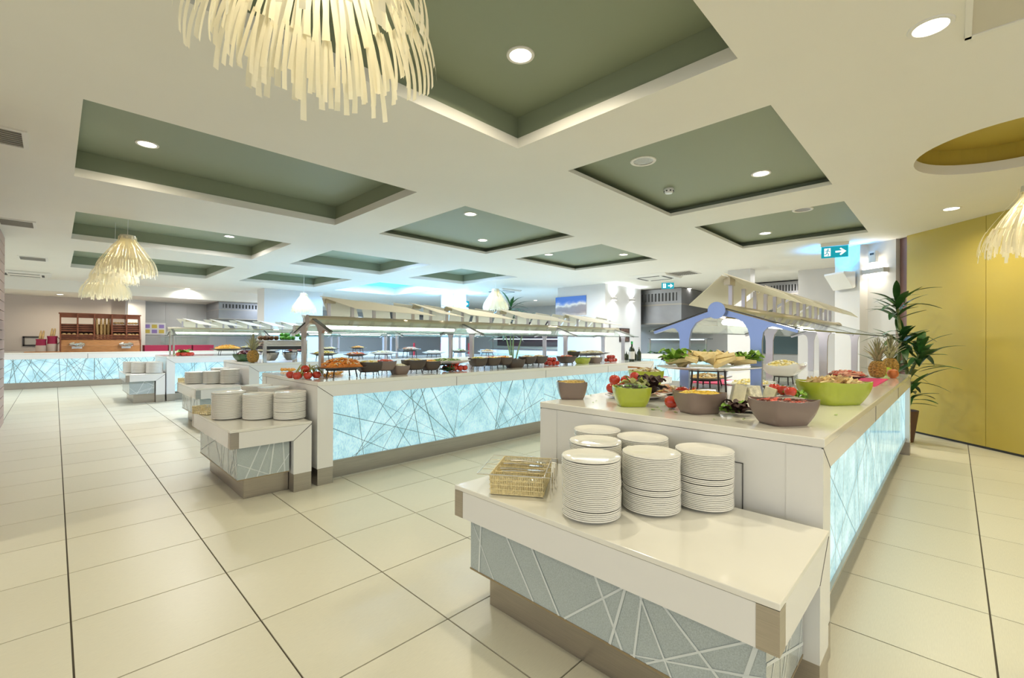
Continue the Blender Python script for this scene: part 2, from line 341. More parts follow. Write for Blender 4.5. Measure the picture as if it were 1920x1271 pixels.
# ================================================================== COUNTERS
def etched(w_, h, n, lw, rnd):       # random straight lines clipped to a w x h rectangle; list of segments
    out = []
    while len(out) < n:
        x = rnd.uniform(-.15*w_, 1.15*w_); a = rnd.choice((rnd.gauss(0, .35), rnd.gauss(.6, .25), rnd.gauss(-.6, .25), rnd.gauss(0, 1.1)))
        a = max(-1.25, min(1.25, a)); t = math.tan(a); y0, y1 = 0., h; x0, x1 = x-t*h/2, x+t*h/2
        def clip(xc, xa, ya, xb, yb): return ya+(yb-ya)*(xc-xa)/(xb-xa)
        if x0 == x1: x1 += 1e-4
        p, q = (x0, y0), (x1, y1)
        for lim, s in ((0., 1), (w_, -1)):
            if (p[0]-lim)*s < 0 and (q[0]-lim)*s < 0: p = None; break
            if (p[0]-lim)*s < 0: p = (lim, clip(lim, *p, *q))
            elif (q[0]-lim)*s < 0: q = (lim, clip(lim, *p, *q))
        if p is None or math.hypot(p[0]-q[0], p[1]-q[1]) < .12: continue
        out.append((p, q, lw*rnd.uniform(.7, 1.4)))
    return out
def glass_panel(parent, org, du, w_, h, m, lm, seed, n=None, lw=.006, name='lit_panel'):
    """upright pane: org lower corner, du unit vector along it; front faces du x z"""
    du = Vector(du); nrm = Vector((du.y, -du.x, 0)); org = Vector(org); b = MB()
    b.add([org+du*u+Vector((0, 0, v))+nrm*t for t in (0, -.012) for u, v in ((0, 0), (w_, 0), (w_, h), (0, h))], [(0, 1, 2, 3), (7, 6, 5, 4), (0, 4, 5, 1), (1, 5, 6, 2), (2, 6, 7, 3), (3, 7, 4, 0)])
    o = b.build(name, m, parent); rnd = random.Random(seed); e = MB()
    for k_, (p, q, l) in enumerate(etched(w_, h, n or max(3, int(w_*11)), lw, rnd)):
        d = Vector((q[0]-p[0], q[1]-p[1])).normalized(); s = Vector((-d.y, d.x))*l/2
        e.add([org+du*max(0, min(w_, c.x))+Vector((0, 0, max(0, min(h, c.y))))+nrm*(.0012+.00015*k_) for c in (Vector(p)+s, Vector(p)-s, Vector(q)-s, Vector(q)+s)], [(0, 1, 2, 3)])
    x = e.build('etched_lines', lm, o); x['kind'] = 'stuff'
    return o
LEG, FAS, H, PB, FT_H = .14, .135, .905, .188, .145
def counter(label, x0, x1, y0, y1, seed, front=True, legs=True, pane=1.55, group='islands of the buffet', wtop=TOPW):
    """island along X, lit long sides at y0 and y1, plain end panels"""
    t = empty('buffet_counter', ((x0+x1)/2, y0, 0), label=label, cat='counter', group=group); T = lambda o: (setattr(o, 'location', (-(x0+x1)/2, -y0, 0)), o)[1]
    e = .035
    T(MB().box(x0, x1, y0, y1, H-e, H).build('worktop', wtop, t, bevel=.004))
    T(MB().box(x0+.02, x1-.02, y0+.12, y1-.12, .15, H-e).build('core', mat('core_dark', (.1, .1, .1), .8), t))
    T(MB().box(x0+.08, x1-.08, y0+.135, y1-.135, 0, .175).build('kick_plate', STEEL, t))
    for yy, s in ((y0, 1), (y1, -1)):
        # mitred front: fascia between the legs
        zt = H-e; zb = H-FAS
        T(MB().prism([(x0+.002, zt), (x1-.002, zt), (x1-LEG, zb), (x0+LEG, zb)], XZ, yy+.004*s, yy+.04*s).build('fascia', WHITE, t))
        for a, b in ((x0, x0+LEG), (x1, x1-LEG)):
            T(MB().prism([(a, zt-.004), (b, zb-.004), (b, FT_H), (a, FT_H)], XZ, yy+.004*s, yy+.13*s).build('leg', WHITE, t))
            T(MB().box(min(a, b)+.002, max(a, b)-.002, min(yy+.002*s, yy+.13*s), max(yy+.002*s, yy+.13*s), 0, FT_H-.002).build('steel_foot', STEEL, t))
            m = MB(); m.prism([(a, zt-.001), (b, zb-.001), (b, zb-.005), (a, zt-.005)], XZ, yy+.003*s, yy+.01*s); T(m.build('mitre_joint', DARK, t))
        # seams of the fascia
        k = max(1, round((x1-x0)/1.75))
        for i in range(1, k):
            xx = x0+(x1-x0)*i/k; T(MB().box(xx-.002, xx+.002, min(yy+.002*s, yy+.01*s), max(yy+.002*s, yy+.01*s), zb, zt).build('fascia_seam', DARK, t))
        L = x1-x0-2*LEG; n = max(1, round(L/pane)); pw = L/n
        for i in range(n):
            if s > 0: o = glass_panel(t, (x0+LEG+i*pw+.003, yy+.045, PB), (1, 0, 0), pw-.006, H-FAS-PB, LITP, ETCH, seed*31+i)
            else: o = glass_panel(t, (x1-LEG-i*pw-.003, yy-.045, PB), (-1, 0, 0), pw-.006, H-FAS-PB, LITP, ETCH, seed*77+i)
            T(o)
        T(MB().box(x0+LEG, x1-LEG, min(yy+.03*s, yy+.06*s), max(yy+.03*s, yy+.06*s), PB-.012, PB).build('panel_rail', STEEL, t))
    for xx, s in ((x0, 1), (x1, -1)):
        T(MB().box(min(xx+.004*s, xx+.03*s), max(xx+.004*s, xx+.03*s), y0+.005, y1-.005, FT_H, H-e-.002).build('end_panel', WHITE, t))
        T(MB().box(min(xx+.012*s, xx+.03*s), max(xx+.012*s, xx+.03*s), y0+.135, y1-.135, 0, FT_H).build('end_kick', STEEL, t))
    return t
A0, A1, AY0, AY1 = 2.075, 6.90, .355, 1.80
B0, B1, BY0, BY1 = 1.608, 7.75, 3.95, 5.45
C0, C1, CY0, CY1 = 2.07, 7.75, 7.62, 9.10
D0, D1, DY0, DY1 = 1.60, 7.3, 11.42, 12.92
cA = counter('white buffet island with a cheese platter and lime bowls on top', A0, A1, AY0, AY1, 3)
cB = counter('long white buffet island carrying brown bowls on iron stands', B0, B1, BY0, BY1, 5)
cC = counter('white buffet island with the steel chafing dish on its end', C0, C1, CY0, CY1, 8)
cD = counter('white buffet island in front of the bread rack counter', D0, D1, DY0, DY1, 11)
# hatch outline in the end of the first island
h = MB(); yh0, yh1, zh = .62, 1.05, .735
pa = atX(1360, 865, A0); pb = atX(1392, 868, A0)
h.box(A0-.0015, A0+.001, pb.y, 1.30, pb.z-.003, pb.z); h.box(A0-.0015, A0+.001, pb.y-.003, pb.y, .16, pb.z)
o = h.build('hatch_gap', DARK, cA); o.location = (-(A0+A1)/2, -AY0, 0)
# bakery counter along the back
eb = empty('bakery_counter', (1.0, 16.4, 0), label='long white counter with glowing front under the wooden bread rack', cat='counter')
Te = lambda o: (setattr(o, 'location', (-1.0, -16.4, 0)), o)[1]
ex0, ex1 = -3.2, 4.3
Te(MB().box(ex0, ex1, 16.4, 18.2, H-.035, H).build('worktop', TOPW, eb, bevel=.004)); Te(MB().box(ex0, ex1, 16.42, 18.2, .18, H-.036).build('core', mat('core_dark', (.1, .1, .1)), eb))
Te(MB().box(ex0, ex1, 16.405, 16.43, H-FAS-.03, H-.036).build('fascia', WHITE, eb)); Te(MB().box(ex0, ex1, 16.50, 18.1, 0, .18).build('kick_plate', STEEL, eb))
for xx in (-1.6, .62, 2.6): Te(MB().box(xx-.003, xx+.003, 16.403, 16.41, H-FAS-.03, H-.036).build('fascia_seam', DARK, eb))
for i, (a, b) in enumerate(((-3.2, -1.0), (-1.0, .75), (.75, 2.5), (2.5, 4.3))): Te(glass_panel(eb, (a+.006, 16.415, .165), (1, 0, 0), b-a-.012, H-FAS-.03-.165, LITP, ETCH, 600+i, lw=.008, n=int((b-a)*16)))
# low plate tables before the island ends
def plate_table(label, x0, y0, y1, seed, wid=.61):
    x1 = x0+wid; Ht = .578; ap = .145; st = .06
    t = empty('plate_table', ((x0+x1)/2, (y0+y1)/2, 0), label=label, cat='table', group='low plate tables'); ox, oy = (x0+x1)/2, (y0+y1)/2
    T = lambda o: (setattr(o, 'location', (-ox, -oy, 0)), o)[1]
    T(MB().box(x0, x1, y0, y1, Ht-.02, Ht).build('tabletop', TOPW, t, bevel=.003))
    zt, zb = Ht-.021, Ht-ap
    T(MB().box(x0+.002, x0+.02, y0+st, y1-st, zb, zt).build('apron', WHITE, t))
    for yy, s in ((y0, 1), (y1, -1)):
        T(MB().prism([(x0+st, zt), (x1-.004, zt), (x1-.148, zb), (x0+st, zb)], XZ, yy+.002*s, yy+.02*s).build('apron', WHITE, t))
        T(MB().prism([(x1-.001, zt-.006), (x1-.148, zb-.004), (x1-.148, .15), (x1-.001, .15)], XZ, yy+.002*s, yy+.14*s).build('leg', WHITE, t))
        m = MB(); m.prism([(x1-.002, zt), (x1-.148, zb), (x1-.148, zb-.004), (x1-.002, zt-.004)], XZ, yy+.001*s, yy+.01*s); T(m.build('mitre_joint', DARK, t))
        T(MB().box(x1-.146, x1-.003, min(yy+.003*s, yy+.138*s), max(yy+.003*s, yy+.138*s), 0, .149).build('steel_foot', STEEL, t))
        m = MB(); m.box(x0+.001, x0+st, min(yy+.001*s, yy+.02*s), max(yy+.001*s, yy+.02*s), zb, zt); m.box(x0+.001, x0+.02, min(yy+.02*s, yy+st*s), max(yy+.02*s, yy+st*s), zb, zt)
        T(m.build('corner_cap', STEEL, t))
        gx0, gx1 = x0+.062, x1-.165
        if s > 0: T(glass_panel(t, (gx0, yy+.05, .178), (1, 0, 0), gx1-gx0, zb-.178, TGLASS, TGLINE, seed*7+1, n=6, lw=.008, name='glass_panel'))
        else: T(glass_panel(t, (gx1, yy-.05, .178), (-1, 0, 0), gx1-gx0, zb-.178, TGLASS, TGLINE, seed*7+2, n=6, lw=.008, name='glass_panel'))
    T(glass_panel(t, (x0+.06, y1-.052, .178), (0, -1, 0), y1-y0-.104, zb-.178, TGLASS, TGLINE, seed*7+3, n=13, lw=.010, name='glass_panel'))
    T(MB().box(x0+.075, x1-.16, y0+.065, y1-.065, .17, zb).build('core', mat('core_grey', (.3, .3, .3), .8), t))
    T(MB().box(x0+.058, x1-.165, y0+.048, y1-.048, .17, .178).build('base_rail', mat('rail_brass', (.35, .28, .18), .4, .6), t))
    T(MB().box(x0+.125, x1-.15, y0+.12, y1-.12, 0, .17).build('kick_plate', STEEL, t))
    T(MB().box(x1-.02, x1-.004, y0+.02, y1-.02, .15, zb).build('back_panel', WHITE, t))
    return t
TA = plate_table('low white table with plate stacks and a wicker cutlery basket', 1.36, .33, 1.722, 1, .66)
TB = plate_table('low white table before the long island with brown bowls', .938, 3.92, 5.27, 2)
TC = plate_table('low white table before the island with the chafing dish', 1.375, 7.5, 8.85, 4)
TD = plate_table('low white table before the island near the bread rack', .96, 11.36, 12.7, 6)
# ================================================================== SNEEZE GUARDS
POSTL = mat('lavender_post', (.62, .60, .66), .28, .8, noise=.05, nscale=4)  # lavender cast of bluish light on the steel, put into its colour
def guard(label, x0, x1, yc, posts, fronts, backs, ups, POST=POST):
    t = empty('sneeze_guard', (x0, yc, H), label=label, cat='sneeze guard', group='glass sneeze guards over the islands')
    def B(m, name, mt, par=None, smooth=False, **k):
        if par is None: m.v = [(x-x0, y-yc, z-H) for x, y, z in m.v]; return m.build(name, mt, t, smooth, **k)
        m.v = [(x-x0, y-yc, z-H) for x, y, z in m.v]; return m.build(name, mt, par, smooth, **k)
    zb = 1.475
    b = B(MB().tube([(x0, yc, zb), (x1, yc, zb)], .048, 20), 'beam', BEAMM, smooth=True)
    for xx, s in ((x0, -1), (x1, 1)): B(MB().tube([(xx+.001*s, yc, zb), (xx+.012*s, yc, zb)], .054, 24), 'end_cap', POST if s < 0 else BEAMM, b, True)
    half = [(0, 1.445), (.10, 1.425), (.145, 1.40), (.175, 1.355), (.19, 1.29), (.192, H), (.252, H), (.254, 1.28), (.262, 1.335), (.285, 1.362), (.31, 1.368), (.44, 1.328), (.445, 1.345), (0, 1.492)]
    for px in posts:
        m = MB()
        for s in (1, -1):
            m.prism([(yc+s*u, v) for u, v in half][::s], YZ, px, px+.028)
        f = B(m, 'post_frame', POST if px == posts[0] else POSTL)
        m = MB()
        for s in (1, -1): m.add([(px-.006, yc+s*.03, 1.488), (px+.034, yc+s*.03, 1.488), (px+.034, yc+s*.447, 1.349), (px-.006, yc+s*.447, 1.349), (px-.006, yc+s*.03, 1.494), (px+.034, yc+s*.03, 1.494), (px+.034, yc+s*.447, 1.355), (px-.006, yc+s*.447, 1.355)], [(0, 1, 2, 3), (4, 5, 6, 7), (0, 1, 5, 4), (1, 2, 6, 5), (2, 3, 7, 6), (3, 0, 4, 7)])
        B(m, 'rubber_strip', IRON, f)
    ends = [x0+.01]+[p+.014 for p in posts[1:-1]]+[x1-.01]
    for a, c in zip(ends[:-1], ends[1:]):
        for s in (1, -1):
            m = MB(); o = .006
            m.add([(a+.004, yc+s*.05, 1.482), (c-.004, yc+s*.05, 1.482), (c-.004, yc+s*.47, 1.344), (a+.004, yc+s*.47, 1.344), (a+.004, yc+s*.05, 1.482+o), (c-.004, yc+s*.05, 1.482+o), (c-.004, yc+s*.47, 1.344+o), (a+.004, yc+s*.47, 1.344+o)], [(0, 1, 2, 3), (4, 5, 6, 7), (0, 1, 5, 4), (1, 2, 6, 5), (2, 3, 7, 6), (3, 0, 4, 7)])
            gl = B(m, 'glass_wing', GLASS)
            B(MB().box(a+.004, c-.004, min(yc+s*.468, yc+s*.475), max(yc+s*.468, yc+s*.475), 1.342, 1.351), 'glass_edge', mat('glass_edge', (.05, .09, .08), .2), gl)
        L = MB().tube([(a+.12, yc, 1.402), (c-.12, yc, 1.404)], .017, 12); lt = B(L, 'light_tube', emis('tube_light', (1, .95, .88), 9), b)
        B(MB().box(a+.10, c-.10, yc-.03, yc+.03, 1.426, 1.432), 'lamp_tray', BEAMM, b)
    for xx in ups: B(MB().box(xx-.016, xx+.016, yc-.012, yc+.012, 1.505, 1.655), 'upright', POSTL)
    for (a, c) in fronts:
        m = MB(); P = [(a, yc, 1.728), (c, yc, 1.668), (c+.24, yc-.28, 1.565), (a+.26, yc-.28, 1.60)]
        m.add(P+[(x, y, z-.006) for x, y, z in P], [(0, 1, 2, 3), (7, 6, 5, 4), (0, 4, 5, 1), (1, 5, 6, 2), (2, 6, 7, 3), (3, 7, 4, 0)]); o = B(m, 'sail', SAIL)
        B(MB().box(a+.06, a+.16, yc-.02, yc+.02, 1.655, 1.705), 'sail_bracket', BEAMM, o)
    for (a, c) in backs:
        m = MB(); P = [(a, yc, 1.712), (c, yc, 1.685), (c+.20, yc+.30, 1.53), (a+.20, yc+.30, 1.545)]
        m.add(P+[(x, y, z-.006) for x, y, z in P], [(0, 1, 2, 3), (7, 6, 5, 4), (0, 4, 5, 1), (1, 5, 6, 2), (2, 6, 7, 3), (3, 7, 4, 0)]); B(m, 'sail', SAIL)
    return t
fr = lambda a, n, p, l: [(a+i*p, a+i*p+l) for i in range(n)]
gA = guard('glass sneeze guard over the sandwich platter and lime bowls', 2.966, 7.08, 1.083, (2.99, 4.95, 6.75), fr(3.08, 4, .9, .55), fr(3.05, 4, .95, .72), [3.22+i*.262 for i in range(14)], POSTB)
gB = guard('glass sneeze guard over the long row of brown bowls', 1.813, 7.70, 4.70, (1.84, 3.79, 5.77, 7.54), [(1.93, 2.95), (3.0, 3.42), (3.48, 4.35), (4.48, 5.7), (5.98, 7.2)], fr(1.95, 13, .42, .36), [2.025+i*.258 for i in range(22)])
gC = guard('glass sneeze guard behind the chafing dish', 2.99, 7.6, 8.36, (3.04, 4.9, 6.9), fr(3.1, 4, 1.0, .8), fr(3.1, 8, .5, .42), [3.15+i*.26 for i in range(17)])
gD = guard('glass sneeze guard on the island near the bread rack', 1.72, 7.2, 12.17, (1.78, 3.6, 5.4, 7.0), fr(1.98, 10, .5, .38), fr(1.87, 10, .5, .40), [1.98+i*.26 for i in range(19)])
# ================================================================== PLATES
def plate_mesh(r, th):
    return MB().lathe([(0, .003), (r*.55, .003), (r*.60, .0), (r*.62, .0), (r*.66, .0035), (r*.93, .0195-th-.002), (r*.99, .0185-th), (r, .0192-th), (r*1.0, .0175), (r*.985, .0185), (r*.95, .0165), (r*.70, .0085), (r*.6, .0065), (0, .0065)], 40).mesh('plate', PORC, True)
PM = {.117: plate_mesh(.117, .0058), .135: plate_mesh(.131, .0105)}
def nth(k):
    w_ = 'x first second third fourth fifth sixth seventh eighth ninth tenth eleventh twelfth thirteenth fourteenth fifteenth sixteenth seventeenth eighteenth nineteenth'.split()
    if k < 20: return w_[k]
    t = {2: 'twent', 3: 'thirt'}[k//10]; return t+'ieth' if k % 10 == 0 else t+'y-'+w_[k % 10]
def stack(x, y, z, n, r, label, group, pitch=.0072, mb=None):
    rnd = random.Random(int(x*1000+y*77)); gap = 0.; cx = cy_ = 0.
    for k in range(n):
        cx += rnd.uniform(-.0012, .0012); cy_ += rnd.uniform(-.0012, .0012); cx *= .92; cy_ *= .92
        if rnd.random() < .07: gap += .0022
        zz = z+.0005+k*pitch+gap
        if mb is None: tag(link('plate', PM[r], None, (x+cx, y+cy_, zz), (0, 0, rnd.uniform(0, 6))), ('topmost' if k == n-1 else 'bottom' if k == 0 else nth(n-k)+' from top,')+' plate'+label, 'plate', group)
        else:
            me = PM_LOW; mb.add([(x+cx+a*r, y+cy_+b*r, zz+c) for a, b, c in me[0]], me[1])
_l = MB().lathe([(0, 0), (.6, 0), (.66, .0035), (1, .0075), (1, .0175), (.66, .0085), (0, .0065)], 20); PM_LOW = (_l.v, _l.f)
TZ = .578
for (x, y, n, lab) in ((1.515, 1.042, 31, ' in the stack beside the cutlery basket, at the table edge'),
                       (1.752, .902, 31, ' in the middle stack along the table edge'),
                       (1.95, .763, 31, ' in the tall stack against the island end panel'),
                       (1.735, 1.170, 32, ' in the stack between basket and inner stacks'),
                       (1.95, 1.048, 33, ' in the inner stack touching the island end panel'),
                       (1.945, 1.303, 33, ' in the innermost stack behind the cutlery basket')):
    stack(x, y, TZ, n, .117, lab, 'plates on the table with the cutlery basket')
pb = [Vector((1.085, 4.58, 0)), Vector((1.275, 4.39, 0)), Vector((1.465, 4.20, 0))]
for i, p in enumerate(pb):
    stack(p.x, p.y, TZ, (19, 18, 19)[i], .135, (' in the outer stack beside a small wicker basket', ' in the middle stack of the table before the brown bowls', ' in the stack beside the end of the long island')[i], 'plates on the table before the long island', .0118)
pc = [Vector((1.54, 8.46, 0)), Vector((1.735, 8.27, 0)), Vector((1.925, 8.08, 0))]
for i, p in enumerate(pc):
    stack(p.x, p.y, TZ, (13, 14, 16)[i], .135, (' in the outer stack of the table before the chafing dish', ' in the middle stack of the table before the chafing dish', ' in the stack beside the end of the chafing dish island')[i], 'plates on the table before the chafing dish', .0135)
far = MB()
for p, n in (((1.46, 4.60), 20), ((1.40, 4.90), 20), ((1.90, 8.56), 18)): stack(*p, TZ, n, .135, '', '', .0118, far)
for p in ((1.11, 12.03), (1.215, 11.76), (1.42, 11.55), (1.42, 11.87)): stack(*p, TZ, 17, .14, '', '', .0125, far)
tag(far.build('plate_stacks', PORC, None, True), 'white plates stacked on the low tables farther along the aisle', 'plates', kind='stuff')
# ================================================================== CUTLERY BASKET
def basket(label, x, y, rz, L, W, Hh, comp, detail=True):
    t = empty('cutlery_basket', (x, y, TZ), rz, label=label, cat='basket', group='wicker baskets on the plate tables'); tp = .03
    def wall(p, q, h0, h1, name, par, n):
        m = MB(); p, q = Vector(p), Vector(q)
        for k in range(n):
            a = p.lerp(q, (k+.5)/n); c = Vector((a.x, a.y, 0))*(1+tp); m.tube([(a.x, a.y, h0), (c.x, c.y, h1)], .0028, 5, False)
        for i in range(5):
            f = i/4; s = 1+tp*f; zz = h0+(h1-h0)*f; m.tube([(p.x*s, p.y*s, zz), (q.x*s, q.y*s, zz)], .003, 5)
        return m.build(name, WICK, par)
    l, w_ = L/2, W/2; nn = 30 if detail else 14
    for p, q, n in (((-l, -w_, 0), (l, -w_, 0), nn), ((l, w_, 0), (-l, w_, 0), nn), ((l, -w_, 0), (l, w_, 0), nn//2), ((-l, w_, 0), (-l, -w_, 0), nn//2)): wall(p, q, .006, Hh, 'woven_side', t, n)
    MB().box(-l, l, -w_, w_, .003, .009).build('woven_base', WICK, t)
    for k in range(1, comp): yy = -w_+W*k/comp; wall((-l, yy, 0), (l, yy, 0), .01, Hh-.006, 'divider', t, nn)
    if detail:
        m = MB(); s = 1+tp+.015; z = Hh+.003
        m.tube([(-l*s-.055, -w_*s, z), (l*s, -w_*s, z), (l*s, w_*s, z), (-l*s-.055, w_*s, z), (-l*s-.055, -w_*s, z)], .003, 6)
        for k in range(comp+1):
            yy = (-w_+W*k/comp)*s; m.tube([(-l*s-.055, yy, z), (-l*s, yy, z)], .002, 5); m.tube([(l*s, yy, z), (l*s+.03, yy, z), (l*s+.03, yy, .002)], .0025, 6)
        m.build('wire_frame', CHROME, t)
    return t
bp = [at(930, 920, TZ), at(1030, 927, TZ)]; bc = Vector((1.585, 1.49, 0)); brz = math.atan2(bp[1].y-bp[0].y, bp[1].x-bp[0].x)
basket('wicker cutlery basket with wire frame beside the plate stacks', 1.59, 1.49, brz, .24, .32, .09, 4)
def cutlery(kind, x, y, z, rz, label, pitch=0.):
    t = empty(kind, (x, y, z), rz, label=label, cat=kind, group='cutlery in the wicker basket'); t.rotation_euler = (0, pitch, rz)
    MB().tube([(-.10, 0, 0), (-.05, 0, .004), (.03, 0, .001)], [.005, .0038, .0028], 8).build('handle', CHROME, t, True)
    if kind == 'spoon': MB().ball((.055, 0, 0), .026, 12, 6, 1, .62, .28).build('bowl', CHROME, t, True)
    elif kind == 'fork':
        m = MB(); m.box(.03, .055, -.011, .011, -.0012, .0012)
        for k in range(4): m.box(.055, .095, -.011+k*.0058, -.0075+k*.0058, -.0012, .0012)
        m.build('tines', CHROME, t)
    else: MB().prism([(.03, -.008), (.10, -.009), (.112, .002), (.10, .009), (.03, .008)], XY, -.0008, .0008).build('blade', CHROME, t)
    return t
ux, uy = Vector((math.cos(brz), math.sin(brz), 0)), Vector((-math.sin(brz), math.cos(brz), 0)); B0_ = Vector((1.60, 1.49, TZ))
k = 0
for comp, kind in ((0, 'spoon'), (1, 'knife'), (2, 'fork'), (3, 'spoon')):
    for j in range(4 if comp else 2):
        p = B0_+uy*(-.1125+comp*.075+random.uniform(-.018, .018))+ux*random.uniform(-.008, .02)
        cutlery(kind, p.x, p.y, p.z+.045+j*.013, brz+random.uniform(-.12, .12), 'steel %s lying in the %s compartment of the basket' % (kind, ('edge', 'second', 'third', 'rear')[comp]), random.uniform(-.08, .02))
q = at(398, 776, TZ); basket('small wicker basket behind the outer plate stack', .995, 4.98, .4, .12, .2, .07, 1, False)
q = at(348, 714, TZ); basket('small wicker basket on the table before the chafing dish', 1.46, 8.72, .4, .1, .2, .07, 1, False)
# ================================================================== FOOD HELPERS
def se(a, b, n, e=4.):     # superellipse ring
    out = []
    for k in range(n):
        t = 2*math.pi*k/n; c, s = math.cos(t), math.sin(t)
        out.append((a*math.copysign(abs(c)**(2/e), c), b*math.copysign(abs(s)**(2/e), s)))
    return out
def bowl_mesh(w_, d, h, mt, wave=.1, flare=.68, e=5., th=.006, name='bowl'):
    m = MB(); n = 40; lv = []
    for i in range(7):
        f = i/6; s = flare+(1-flare)*math.sin(f*math.pi/2)**.9; lv.append((s, h*f))
    inner = [(s*(1-th*2.2/w_), max(z, .008)) for s, z in lv[::-1]]
    vs = []; fs = []
    for L, (s, z) in enumerate(lv+inner):
        for k, (x, y) in enumerate(se(w_/2*s, d/2*s, n, e)):
            t = 2*math.pi*k/n; c = (abs(math.sin(2*t))-.5)*wave*h*(z/h)**2
            vs.append((x, y, z+c))
    R = len(lv)+len(inner)
    for i in range(R-1):
        for k in range(n): fs.append((i*n+k, i*n+(k+1) % n, (i+1)*n+(k+1) % n, (i+1)*n+k))
    fs.append(tuple(range(n))[::-1]); fs.append(tuple(range((R-1)*n, R*n)))
    return m.add(vs, fs).mesh(name, mt, True)
def heap(w_, d, h, mts, n=60, cs=.012, kind='bits', seed=1, e=2.6, base=True):
    """a mound of food: base dome and n loose bits, one mesh, several materials"""
    rnd = random.Random(seed); m = MB(); seg, rg = 20, 5; vs = [(0, 0, h)]; fs = []
    prof = lambda f: h*(1-f*f)**.7 if f < 1 else 0
    for i in range(1, rg+1):
        f = i/rg
        for x, y in se(w_/2*f, d/2*f, seg, e): vs.append((x, y, max(0, prof(f)+rnd.uniform(-.1, .1)*h*(f < 1))))
    for k in range(seg):
        fs.append((0, 1+k, 1+(k+1) % seg))
        for i in range(rg-1): a = 1+i*seg; fs.append((a+k, a+seg+k, a+seg+(k+1) % seg, a+(k+1) % seg))
    fs.append(tuple(range(1+(rg-1)*seg, 1+rg*seg))[::-1]); m.add(vs, fs); nb = len(m.f); cuts = [nb]
    for b in range(n):
        f = math.sqrt(rnd.random())*.92; t = rnd.uniform(0, 6.28); x, y = f*w_/2*math.cos(t), f*d/2*math.sin(t); z = prof(f)+cs*.2
        if kind == 'bits': m.ball((x, y, z), cs*rnd.uniform(.7, 1.2), 6, 4, rnd.uniform(.7, 1.5), rnd.uniform(.7, 1.3), rnd.uniform(.5, .8))
        elif kind == 'slabs':
            R = Matrix.Rotation(rnd.uniform(0, 6.28), 3, 'Z') @ Matrix.Rotation(rnd.uniform(-.5, .5), 3, 'Y'); m.obox((x, y, z), R @ Vector((cs, 0, 0)), R @ Vector((0, cs*.5, 0)), R @ Vector((0, 0, cs*.18)))
        elif kind == 'shreds':
            a = rnd.uniform(0, 6.28); dx, dy = math.cos(a)*cs, math.sin(a)*cs; m.tube([(x-dx, y-dy, z-.001), (x, y, z+cs*.3), (x+dx, y+dy, z-.001)], cs*.16, 4)
        elif kind == 'wedges':
            R = Matrix.Rotation(rnd.uniform(0, 6.28), 3, 'Z') @ Matrix.Rotation(rnd.uniform(-.9, -.2), 3, 'Y') @ Matrix.Rotation(rnd.uniform(-.4, .4), 3, 'X')
            p = [R @ Vector(v)*cs+Vector((x, y, z+cs*.1)) for v in ((-1, -.5, -.35), (1.1, 0, -.35), (-1, .5, -.35), (-1, -.5, .35), (1.1, 0, .1), (-1, .5, .35))]
            m.add(p, [(0, 2, 1), (3, 4, 5), (0, 1, 4, 3), (1, 2, 5, 4), (2, 0, 3, 5)])
        cuts.append(len(m.f))
    me = m.mesh('food', None)
    for q in mts: me.materials.append(q)
    if len(mts) > 1:
        mi = [0]*len(m.f)
        for b in range(n):
            i = b % len(mts)
            for f in range(cuts[b], cuts[b+1]): mi[f] = i
        me.polygons.foreach_set('material_index', mi)
    me.polygons.foreach_set('use_smooth', [kind in ('bits', 'shreds')]*len(m.f))
    return me
def food(name, me, loc, label, cat='food', rz=0., group=None):
    return tag(link(name, me, None, loc, (0, 0, rz)), label, cat, group, 'stuff')
def leaf_clump(r, h, n, seed, ruffle=.3):
    rnd = random.Random(seed); m = MB()
    for b in range(n):
        a = rnd.uniform(0, 6.28); L = r*rnd.uniform(.6, 1.1); w_ = L*.55; up = rnd.uniform(.15, 1.)*h; vs = []; fs = []; ca, sa = math.cos(a), math.sin(a)
        for i in range(5):
            f = i/4; rr = L*f; zz = up*math.sin(f*2.2); ww = w_*math.sin(.35+f*2.3)
            for j in (-1, -.5, 0, .5, 1):
                u = rr; v = ww*j*.6; z = zz+abs(j)*.25*ww+rnd.uniform(-1, 1)*ruffle*ww*.4*abs(j)
                vs.append((ca*u-sa*v, sa*u+ca*v, max(.001, z)))
        for i in range(4):
            for j in range(4): k = i*5+j; fs.append((k, k+1, k+6, k+5))
        m.add(vs, fs)
    return m
TOMB = MB().lathe([(0, .004), (.018, 0), (.031, .012), (.0355, .028), (.032, .045), (.02, .056), (.007, .054), (0, .05)], 18).mesh('tomato_body', TOM, True)
_c = MB()
for k in range(5): a = k*1.257; _c.add([(.004*math.cos(a+1.5), .004*math.sin(a+1.5), .0545), (.004*math.cos(a-1.5), .004*math.sin(a-1.5), .0545), (.02*math.cos(a), .02*math.sin(a), .0575)], [(0, 1, 2)])
_c.tube([(0, 0, .05), (.002, 0, .064)], .0022, 6); CALY = _c.mesh('calyx', STEM)
def tomato(loc, label, group, s=1., tilt=(0, 0)):
    loc = Vector(loc)+Vector((0, 0, .005)); t = empty('tomato', loc, random.uniform(0, 6), label=label, cat='tomato', group=group); t.scale = (s,)*3; t.rotation_euler = (tilt[0], tilt[1], random.uniform(0, 6))
    link('tomato_body', TOMB, t); link('calyx', CALY, t); return t
def spoon(loc, rz, pitch, label, L=.2, m=None, cat='spoon', wood=False):
    t = empty('serving_spoon', loc, 0, label=label, cat=cat, group='serving spoons and tongs'); t.rotation_euler = (0, pitch, rz); m = m or CHROME
    MB().tube([(0, 0, 0), (L*.5, 0, .004), (L, 0, 0)], [.0045, .005, .008], 8).build('handle', PINE if wood else m, t, True); MB().ball((-.03, 0, 0), .034, 12, 6, 1, .65, .25).build('spoon_bowl', m, t, True); return t
CTR = .9055
